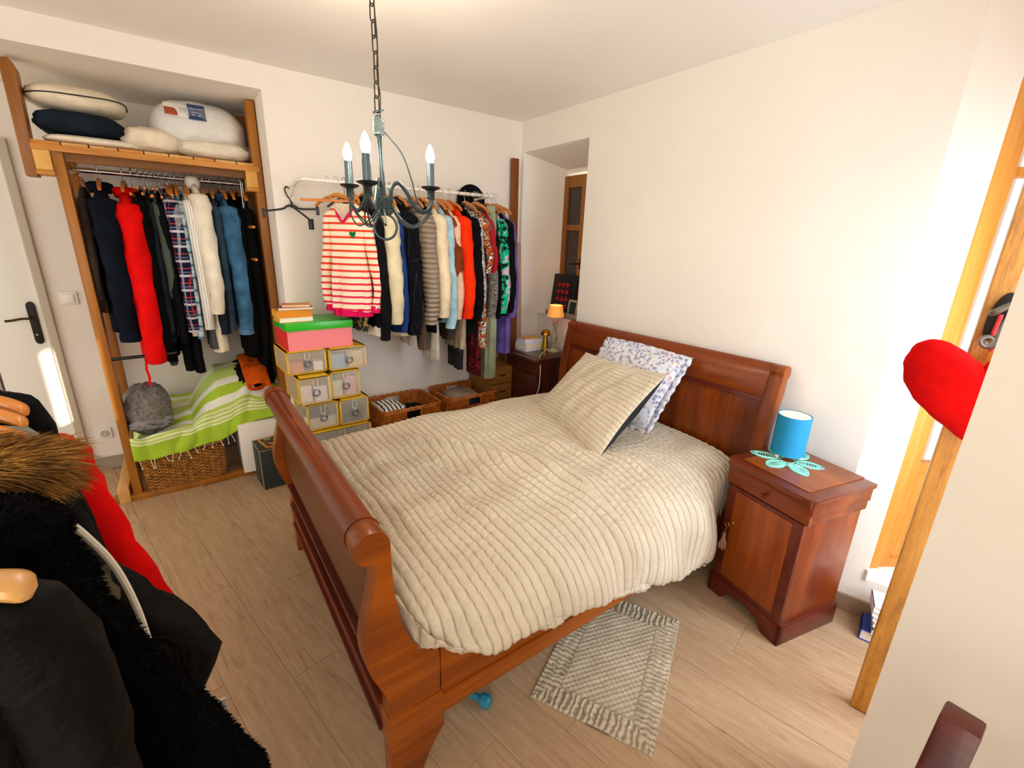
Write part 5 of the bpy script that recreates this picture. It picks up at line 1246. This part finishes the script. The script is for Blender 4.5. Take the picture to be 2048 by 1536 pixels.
for (x, y, z, w, h, lb, it, op) in rows: clear_box((x, y, z + .001), ang, w, .30, h, lb, it, op)
gb = empty('gift_box', (.385, -1.722, 1.0125), R(2.8), 'pink cardboard box with a green lid on top of the clear drawers', 'box')
GRN = plain('28B418', .28); PK = plain('F0848A', .6); RD = plain('D81818', .6)
MB().box(-.285, 0, -.185, .185, 0, .155).build('box_body', PK, gb, smooth=False)
MB().box(-.285, -.001, -.1862, -.185, 0, .155).build('red_side', RD, gb, smooth=False)
MB().box(-.292, .007, -.192, .192, .115, .160).build('lid', GRN, gb, bevel=.002)
z = 1.1735
for i, (h_, w_, l_, c_, rz, dx, dy, lb, pg) in enumerate([(.028, .125, .185, 'E8A028', 4, 0, 0, 'book with thick white pages lowest on the green lid', 'F4EEDC'), (.040, .13, .19, 'E8A41C', 3, -.004, -.004, 'thick yellow orange book, second on the green lid', 'E08A1C'),
                                              (.016, .12, .185, '7A3420', -4, -.0, .010, 'thin dark red book, third on the green lid', 'E8DCC8'), (.014, .105, .15, 'C87A38', -10, .004, .02, 'small orange framed book topmost on the green lid', 'E8C8A0')]):
    b = empty('book', (.29 + dx, -1.845 + dy, z), R(rz), lb, 'book', 'books on the green lid')
    MB().box(-w_ / 2, w_ / 2, -l_ / 2, l_ / 2, 0, .002).box(-w_ / 2, w_ / 2, -l_ / 2, l_ / 2, h_ - .002, h_).box(-w_ / 2, w_ / 2, -l_ / 2, -l_ / 2 + .002, 0, h_).build('cover', plain(c_, .45), b, smooth=False)
    MB().box(-w_ / 2 + .003, w_ / 2 - .002, -l_ / 2 + .002, l_ / 2 - .002, .002, h_ - .002).build('pages', plain(pg, .8), b, smooth=False)
    z += h_ + .0004
# ================================================================== BASKETS
b1 = wicker('wicker_basket', 'honey wicker basket with striped top nearest the clear drawers', (.245, -1.175, .0), R(2), .36, .44, .545, .10, True, c1='8A3C08', c2='CC7420', sr=.0052, pitch=.0125, handle=True, group='open wicker baskets against the wall')
b2 = wicker('wicker_basket', 'honey wicker basket with grey garments nearest the corner', (.225, -.665, .0), R(1), .36, .43, .545, .10, True, c1='8A3C08', c2='CC7420', sr=.0052, pitch=.0125, handle=True, group='open wicker baskets against the wall')
STW = stripes([(0, 'F0ECE4'), (.66, '14141C')], .030, 'y')
blob('striped_shirt', 'white and black striped shirt folded in the left basket', 'shirt', (.205, -1.27, .478), (.13, .10, .052), STW, 41, noise=.16, exp=.5)
blob('gold_cloth', 'gold brown cloth under the striped shirt in the left basket', 'clothes', (.29, -1.26, .435), (.08, .08, .035), fabric('A88A38', .6, .2), 43, noise=.15)
blob('black_clothes', 'black clothes filling the left basket', 'clothes', (.25, -1.13, .43), (.14, .14, .06), BK, 44, noise=.15)
blob('grey_brown_clothes', 'folded grey brown garment lying on top in the right basket', 'clothes', (.20, -.68, .490), (.12, .13, .045), fabric('9A8878', .9, .2, 200, .6), 46, noise=.15)
blob('dark_clothes', 'dark blue and grey clothes under it in the right basket', 'clothes', (.25, -.66, .435), (.12, .13, .045), fabric('2A2A34', .9, .3), 47, noise=.15)
# ================================================================== RUG
rc = [np.array(p) for p in ((2.322, -.716), (2.623, -1.296), (2.219, -1.508), (1.918, -.928))]
n = 260; U, V = np.meshgrid(np.linspace(0, 1, n), np.linspace(0, 1, 180), indexing='ij')
G = (rc[0] * (1 - U[..., None]) + rc[1] * U[..., None]) * (1 - V[..., None]) + (rc[3] * (1 - U[..., None]) + rc[2] * U[..., None]) * V[..., None]
bord = np.minimum(np.minimum(U, 1 - U) * .653, np.minimum(V, 1 - V) * .456)
inb = (bord < .085)
z_ = .008 + .0050 * np.where(inb, np.sin(np.where(np.minimum(V, 1 - V) * .456 < np.minimum(U, 1 - U) * .653, U * 190, V * 130) + 3 * wob(U * 9, V * 9, 2, 8, 3)), 0) * .8 + np.where(~inb, .0026 * (np.sin(U * 150) * np.sin(V * 106)), 0)
z_ += .004 * wob(U * 7, V * 7, 2, 8, 17) + .008 * np.exp(-((U - 1) / .06) ** 2) * np.exp(-((V - .42) / .10) ** 2); z_ = np.maximum(z_, .003)
z_[0, :] = z_[-1, :] = .001 + z_[-1, :] * 0; z_[:, 0] = z_[:, -1] = .001
z_[-1, 60:95] = .008
edge = .004 * np.sin(U * 40) * (V < .001) - .004 * np.sin(U * 31 + 1) * (V > .999)
RUG = NT('rug_cotton'); v = RUG.co(); atr = RUG.n('ShaderNodeAttribute', attribute_name='groove')
RUG.col(RUG.mix(RUG.math('MULTIPLY', atr.outputs['Fac'], .68), RUG.ramp(RUG.noise(v, 12, 3, .6), [(.3, 'C4B498'), (.7, 'D8CAB0')]), '6E5A42')); RUG.bump(RUG.noise(v, 160, 4, .7), .8, .006); RUG = RUG.set(.95)
rug = MB().grid(np.concatenate([G, z_[..., None]], 2)).build('bedside_rug', RUG, sharp=180)
gv = np.where(inb, np.clip(-np.sin(np.where(np.minimum(V, 1 - V) * .456 < np.minimum(U, 1 - U) * .653, U * 190, V * 130) + 3 * wob(U * 9, V * 9, 2, 8, 3)) * .8 + .6 * wob(U * 30, V * 30, 2, 8, 2), 0, 1), np.clip(-np.sin(U * 150) * np.sin(V * 106), 0, 1) * .55)
gv = np.maximum(gv, np.exp(-((bord - .088) / .0035) ** 2) * .7)
att = rug.data.attributes.new('groove', 'FLOAT', 'POINT'); att.data.foreach_set('value', gv.reshape(-1).astype(np.float32))
tag(rug, 'small beige quilted bedside rug with gathered border on the floor', 'rug')
tl_ = empty('teal_dumbbell', (2.10, -1.70, .026), R(30), 'small teal dumbbell on the floor under the bed rail', 'dumbbell')
TL_ = plain('1E7E9A', .4)
MB().lathe([(0, -.06), (.012, -.06), (.012, .06), (0, .06)], seg=16).build('grip', TL_, tl_).rotation_euler = (0, R(90), 0)
for s_ in (-1, 1):
    o = MB().lathe([(0, -.02), (.020, -.02), (.025, -.012), (.025, .012), (.020, .02), (0, .02)], seg=8).build('weight', TL_, tl_, smooth=False); o.location = (s_ * .062, 0, 0); o.rotation_euler = (0, R(90), 0)

# ================================================================== CHANDELIER
CX, CY = 1.423, -1.686
chd = empty('chandelier', (CX, CY, 1.70), 0, 'grey metal chandelier with three candle lamps hanging from a chain', 'chandelier')
def cm(mb, nm, m, parent=chd, **kw):
    mb.v = [(p[0] - CX, p[1] - CY, p[2] - 1.70) for p in mb.v]; return mb.build(nm, m, parent, **kw)
cm(MB().tube([(CX, CY, 1.76), (CX - .003, CY - .006, 2.03)], .0085, 12), 'stem', STEEL)
cm(MB().tube([(CX, CY, 1.738), (CX, CY, 1.800)], .026, 20), 'hub', STEEL)
def coil(cx, cy, z0, z1, r, turns, rad):
    n = int(turns * 16); return MB().tube([(cx + r * math.cos(2 * PI * k / 16), cy + r * math.sin(2 * PI * k / 16), z0 + (z1 - z0) * k / n) for k in range(n + 1)], rad, 6)
cm(coil(CX, CY, 1.742, 1.796, .028, 9, .0036), 'wire_coil', STEEL)
cm(coil(CX - .003, CY - .006, 2.005, 2.062, .017, 9, .0034), 'wire_coil', plain('9EB0B4', .3, .9))
cm(MB().tube([(CX - .003, CY - .006, 2.0), (CX - .003, CY - .006, 2.07)], .010, 12), 'top_socket', STEEL)
cm(MB().tube([(CX + .042 * math.cos(t) * .45, CY + .042 * math.cos(t) * .9, 1.692 + .046 * math.sin(t)) for t in [k * PI / 16 for k in range(32)]], .005, 8, True), 'bottom_ring', STEEL)
az0 = R(159.27); Fv = Vector((math.cos(az0), math.sin(az0), 0)); Rv = Vector((math.sin(az0), -math.cos(az0), 0))
BULB = NT('lit_bulb'); BULB.set(.3, 0, **{'Emission Color': (1, .93, .80, 1), 'Emission Strength': 30.0}); BULB.col('FFF6E0'); BULB = BULB.m
for phi, zp in ((76, 1.842), (-44, 1.842), (-164, 1.824)):
    a = R(phi); dv = Fv * math.cos(a) + Rv * math.sin(a); pz = Vector((0, 0, 1)); C0 = Vector((CX, CY, 0))
    def P_(r, z): return C0 + dv * r + pz * z
    arm = cm(MB().tube(smooth_path([P_(.026, 1.78), P_(.030, 1.83), P_(.055, 1.852), (P_(.085, 1.825)), P_(.115, 1.775), P_(.150, 1.752), P_(.180, 1.775), P_(.186, 1.815)], 7), .0075, 10), 'arm', STEEL)
    sd = dv.cross(pz)
    for s_, k_ in ((.022, .9), (-.020, 1.05), (.012, 1.25)):
        cm(MB().tube(smooth_path([P_(.028, 1.765), P_(.06, 1.735 - .015 * k_) + sd * s_, P_(.11, 1.705 - .01 * k_) + sd * s_ * 1.6, P_(.165, 1.735) + sd * s_, P_(.190, 1.79), P_(.187, 1.82)], 6), .0030, 6), 'twisted_wire', STEEL, arm)
    c_ = cm(coil(P_(.185, 0).x, P_(.185, 0).y, zp - .040, zp - .006, .0125, 6, .003), 'cup_coil', STEEL, arm)
    cm(MB().lathe([(0, -.010), (.016, -.008), (.034, 0), (.037, .006), (.035, .007), (.015, .001), (0, .001)], (P_(.185, 0).x, P_(.185, 0).y, zp), 28), 'drip_plate', plain('22282A', .35, .6), arm)
    cm(MB().lathe([(0, 0), (.0145, 0), (.0145, .090), (.013, .092), (0, .092)], (P_(.185, 0).x, P_(.185, 0).y, zp), 20), 'candle_sleeve', plain('56686C', .35, .5), arm)
    cm(MB().lathe([(0, .090), (.010, .092), (.0165, .108), (.0165, .122), (.010, .142), (.004, .154), (0, .158)], (P_(.185, 0).x, P_(.185, 0).y, zp), 20), 'bulb', BULB, arm)
    lamp('bulb_light', 'POINT', P_(.185, zp + .125), 13.0, (1.0, .84, .62), size=.018)
cm(MB().tube(smooth_path([(CX, CY - .008, 2.035), P_(.0, 2.0) + Rv * .03, C0 + Rv * .075 + pz * 1.945, C0 + Rv * .105 + pz * 1.86, C0 + Rv * .120 + pz * 1.80, C0 + Rv * .15 + pz * 1.755, C0 + Rv * .185 + pz * 1.79], 7), .0030, 6), 'supply_wire', plain('3C4A50', .4, .6))
cm(MB().tube([(CX - .003 + .020 * math.cos(t), CY - .006 + .020 * math.sin(t), 2.083 + .006 * math.sin(t)) for t in [k * PI / 12 for k in range(24)]], .0022, 6, True), 'top_loop', STEEL)
# chain links up to the ceiling
lk = MB().tube([(.0, .0095 * math.copysign(min(1, abs(math.cos(t)) * 1.3), math.cos(t)), .021 * math.sin(t) + (.006 if math.sin(t) > 0 else -.006)) for t in [k * PI / 10 for k in range(20)]], .0024, 6, True)
z = 2.105; k = 0; first_l = None
while z < 2.545:
    if first_l is None: o = lk.build('chain_link', plain('3E382E', .4, .8), chd); first_l = o
    else: o = first_l.copy(); COL.objects.link(o); o.parent = chd
    o.location = (-.003 + .0008 * math.sin(k * 2), -.006 - .002 * math.cos(k), z - 1.70); o.rotation_euler = (0, 0, R(20 + 90 * (k % 2) + 6 * math.sin(k))); z += .0455; k += 1
cm(MB().tube(smooth_path([(CX, CY, 2.07), (CX + .012, CY, 2.13), (CX - .008, CY, 2.2), (CX + .008, CY, 2.3), (CX - .006, CY, 2.42), (CX, CY, 2.54)], 5), .0022, 6), 'cord', plain('2A261E', .6))
cm(MB().lathe([(0, 2.52), (.03, 2.525), (.048, 2.545), (.05, 2.559), (0, 2.559)], (CX, CY, 0), 28), 'ceiling_rose', STEEL)

# ================================================================== FOREGROUND COAT RACK
RY, RZc = -2.762, 1.425
cr_ = empty('coat_rack', (2.35, RY, 0), 0, 'free-standing coat rack at the left, full of coats close by', 'coat rack')
MB().tube([(-.75, 0, RZc), (.60, 0, RZc)], .012, 12).build('rail', CHROME, cr_)
for x in (-.75, .60):
    MB().tube([(x, 0, .02), (x, 0, RZc)], .011, 10).build('upright', CHROME, cr_); MB().tube([(x, -.22, .012), (x, .05, .012)], .011, 10).build('foot', CHROME, cr_)
def coat(nm, lb, cat, x, L, m, w=.20, t=.05, sl=.6, sr=.06, dz=0, rot=90, swing=.03, **kw):
    return garment(nm, lb, cat, x, RY + kw.pop('dy', 0), RZc - .055 + dz, L, m, w=w, t=t, sl=sl, sr=sr, rot=R(rot), seed=x * 9, swing=swing, group='coats on the near rack', **kw)
def thick_hanger(x, lb, w=.215, dz=0, rot=90):
    r = empty('coat_hanger', (x, RY, RZc + dz), R(rot), lb, 'hanger', 'wooden hangers on the near rack')
    MB().tube(smooth_path([(.014, 0, -.01), (.012, 0, .014), (-.008, 0, .016), (-.012, 0, 0), (0, 0, -.02), (0, 0, -.045)], 4), .002, 6).build('hook', CHROME, r)
    pts = smooth_path([(-w, 0, -.075), (-w * .8, 0, -.055), (-w * .35, 0, -.036), (0, 0, -.03), (w * .35, 0, -.036), (w * .8, 0, -.055), (w, 0, -.078)], 10); n = len(pts); rings = []
    for i, p in enumerate(pts):
        f = abs(i / (n - 1) * 2 - 1); tp = math.sqrt(max(.004, 1 - max(0, (f - .88) / .12) ** 2)); hw = (.007 + .016 * f ** 2) * tp; hh2 = (.010 + .004 * (1 - f)) * tp
        rings.append([(p[0], p[1] + hw * math.cos(2 * PI * k / 12), p[2] + hh2 * math.sin(2 * PI * k / 12)) for k in range(12)])
    MB().loft(rings).build('shoulder_bar', plain('E08A1E', .3, 0, 'varnished_hanger', **{'Coat Weight': .4}) if x < 2.5 else plain('D9A45E', .35, 0, 'beech_hanger', **{'Coat Weight': .4}), r)
    return r
coat('red_coat', 'bright red coat farthest on the near rack, its sleeve bulging out', 'coat', 1.86, 1.0, RED, w=.125, sl=.70, sr=.050, swing=.09, dz=-.10)
coat('black_jacket', 'black jacket with white piping behind the orange hangers', 'jacket', 2.03, .85, BK2, w=.122, t=.05, sl=.60, sr=.034, dz=.012, swing=.03, neck=.09, shd=.06)
thick_hanger(2.150, 'farther orange wooden hanger tip on the near rack', w=.165, dz=.0)
thick_hanger(2.205, 'nearer orange wooden hanger tip on the near rack', w=.172, dz=-.005)
coat('grey_jacket', 'smooth grey jacket between orange hangers on the near rack', 'jacket', 2.240, .8, fabric('7E8078', .6, .15), w=.152, t=.03, sl=.58, sr=.036, dz=.012, swing=.03, neck=.09, shd=.06)
thick_hanger(2.290, 'third orange wooden hanger under the patterned scarf collar', w=.187, dz=-.005)
coat('patterned_coat', 'black coat with blue and white patterned collar on the near rack', 'coat', 2.335, .9, BK2, w=.182, t=.035, sl=.64, sr=.040, dz=.008, swing=.05, neck=.10, shd=.06)
scf = MB().tube(smooth_path([(2.320, RY - .10, 1.372), (2.325, RY, 1.380), (2.325, RY + .08, 1.374), (2.325, RY + .15, 1.356), (2.325, RY + .205, 1.325)], 8), .013, 12, flat=1.3).build('patterned_scarf', blotch(['141E30', '8E9AA0', '1E3048', 'B8BEB0'], 40), smooth=True)
tag(scf, 'blue grey patterned scarf lying over the shoulders of the black coat', 'scarf')
PK_ = coat('black_parka', 'large black parka with brown fur hood and long sleeve', 'parka', 2.405, .95, fabric('08090B', .6, .3, 240, .5, wr=1.2), w=.172, t=.045, sl=.475, sr=.058, dz=.012, swing=.13, shd=.075, neck=.10)
MB().box(-.012, .012, -.002, .002, -.02, .02).build('white_tag', plain('D8DCE0', .5), PK_, smooth=False).location = (.350, -.052, -.515)
kj = coat('khaki_jacket', 'khaki jacket with white zip edge between parka and fleece', 'jacket', 2.50, .85, fabric('5E5A42', .85, .15), w=.206, t=.02, sl=.15, sr=.042, dz=-.030, swing=.02, neck=.12, shd=.06)
MB().tube([(p[0], p[1], p[2]) for p in smooth_path([(.130, .012, -.008), (.190, .014, -.012), (.238, .016, -.040), (.262, .016, -.085), (.278, .014, -.135), (.288, .010, -.20), (.292, .006, -.27)], 6)], .0045, 8).build('zip_edge', fabric('E8E6DE', .85, .05), kj)
FLC = NT('black_fleece'); v = FLC.co(); FLC.col(FLC.ramp(FLC.noise(v, 70, 5, .75), [(.35, '020203'), (.75, '0C0C0E')])); FLC.bump(FLC.noise(v, 110, 5, .75), 1.0, .012); FLC = FLC.set(1.0, 0, **{'Specular IOR Level': .1})
fc_ = coat('fleece_coat', 'shaggy black fleece coat filling the lower left foreground', 'coat', 2.570, 1.05, FLC, w=.195, t=.055, sl=.72, sr=.062, dz=.026, swing=.140, dy=.005, neck=.16, shd=.06)
# shaggy nap on the fleece body and sleeve
def nap(o, parent, nm, m, count, ln, wd, seed=1, droop=.4, cond=None):
    rnd = random.Random(seed); me = o.data; polys = me.polygons; mb = MB(); N = len(polys)
    areas = np.array([p.area for p in polys]); cs = np.cumsum(areas); tot = cs[-1]
    for _ in range(count):
        p = polys[int(np.searchsorted(cs, rnd.random() * tot))]
        vs = [me.vertices[i].co for i in p.vertices]
        a, b = rnd.random(), rnd.random(); c = vs[0].lerp(vs[1], a).lerp(vs[-1].lerp(vs[2 if len(vs) > 2 else -1], a), b)
        n_ = p.normal
        if cond and not cond(c, n_): continue
        d = (n_ + Vector((rnd.uniform(-.5, .5), rnd.uniform(-.5, .5), rnd.uniform(-.5, .5) - droop))).normalized(); s = d.cross(Vector((rnd.uniform(-1, 1), rnd.uniform(-1, 1), rnd.uniform(-1, 1)))).normalized() * wd
        L = ln * rnd.uniform(.6, 1.3); mid = c + d * L * .55 + Vector((0, 0, -.1 * L))
        k = c + d * L + Vector((0, 0, -.35 * L))
        mb.add([c - s, c + s, mid + s * .7, mid - s * .7, k], [(0, 1, 2, 3), (3, 2, 4)])
    x = mb.build(nm, m, parent, sharp=180); x['kind'] = 'stuff'; return x
for ch_ in list(fc_.children):
    nap(ch_, fc_, 'fleece_nap', FLC, 30000 if ch_.name.startswith('body') else 20000, .0065, .0013, 5, .3)
# fur hood of the parka
FUR = NT('brown_fur'); v = FUR.co(); FUR.col(FUR.ramp(FUR.noise(v, 26, 4, .7), [(.30, '3A220A'), (.48, '8A5E1E'), (.64, 'C08C38')])); FUR = FUR.set(.8)
fr0 = empty('fur_trim', (0, 0, 0))
hood = MB(); rings = []
for i in range(20):
    f = i / 19; q_ = math.sin(PI * (.04 + .92 * f)) ** .5; xx = .02 + .215 * f
    rings.append([(xx, -.045 + .045 * q_ * math.cos(2 * PI * k / 16), .000 - .022 * f + .024 * q_ * math.sin(2 * PI * k / 16)) for k in range(16)])
hd_ = hood.loft(rings).build('fur_hood', FUR, PK_)
bpy.data.objects.remove(fr0)
rnd = random.Random(9); mb = MB()
for _ in range(9000):
    p = hd_.data.polygons[rnd.randrange(len(hd_.data.polygons))]; c = Vector(p.center) + Vector((rnd.uniform(-.008, .008), rnd.uniform(-.006, .006), 0)); n_ = p.normal
    d = (n_ * .55 + Vector((.95 + rnd.uniform(-.4, .4), rnd.uniform(-.35, .35), rnd.uniform(-.3, .25)))).normalized(); L = rnd.uniform(.025, .055); s = d.cross(Vector((rnd.uniform(-1, 1), rnd.uniform(-1, 1), .3))).normalized() * .0009
    q1 = c + d * L * .5; q2 = c + d * L + Vector((0, 0, -.22 * L))
    mb.add([c - s, c + s, q1 + s, q1 - s, q2], [(0, 1, 2, 3), (3, 2, 4)])
mb.build('fur_strands', FUR, hd_, sharp=180)['kind'] = 'stuff'
coat('shiny_black_coat', 'smooth black coat on the nearest beech hanger, lower left corner', 'coat', 2.705, 1.10, fabric('060708', .6, .3, 260, .5, wr=1.2), w=.243, t=.045, sl=.66, sr=.040, dz=.0, swing=.0, frontonly=False, neck=.16, shd=.05)
thick_hanger(2.715, 'pale beech wooden hanger nearest the camera at the left edge', w=.268, dz=.005)

# ================================================================== dark wooden chair post at lower right
cp = empty('wooden_chair', (3.155, -1.36, 0), 0, 'dark wooden chair whose back post shows at the lower right', 'chair')
def chp(mb, nm, m=DARKW, **kw):
    mb.v = [(p[0] - 3.155, p[1] + 1.36, p[2]) for p in mb.v]; return mb.build(nm, m, cp, bevel=.006, **kw)
def slant(x0, y0, z0, x1, y1, z1, a, b):
    return MB().add([(x0 - a, y0 - b, z0), (x0 + a, y0 - b, z0), (x0 + a, y0 + b, z0), (x0 - a, y0 + b, z0), (x1 - a, y1 - b, z1), (x1 + a, y1 - b, z1), (x1 + a, y1 + b, z1 - .004), (x1 - a, y1 + b, z1 - .004)], [(0, 3, 2, 1), (4, 5, 6, 7), (0, 1, 5, 4), (1, 2, 6, 5), (2, 3, 7, 6), (3, 0, 4, 7)])
chp(slant(3.195, -1.42, .44, 3.200, -1.245, .79, .030, .030), 'back_post', DKCHERRY)
chp(slant(3.195, -1.40, .0, 3.195, -1.42, .44, .018, .018), 'leg', DKCHERRY)
chp(slant(3.56, -1.42, .44, 3.56, -1.245, .79, .019, .022), 'back_post', DKCHERRY)
chp(slant(3.56, -1.40, .0, 3.56, -1.42, .44, .018, .018), 'leg', DKCHERRY)
chp(slant(3.195, -1.80, .0, 3.195, -1.80, .44, .018, .018), 'leg', DKCHERRY)
chp(slant(3.56, -1.80, .0, 3.56, -1.80, .44, .018, .018), 'leg', DKCHERRY)
chp(MB().box(3.17, 3.585, -1.83, -1.40, .44, .465), 'seat', DARKW)
chp(MB().box(3.21, 3.545, -1.30, -1.28, .62, .69), 'back_slat', DKCHERRY)
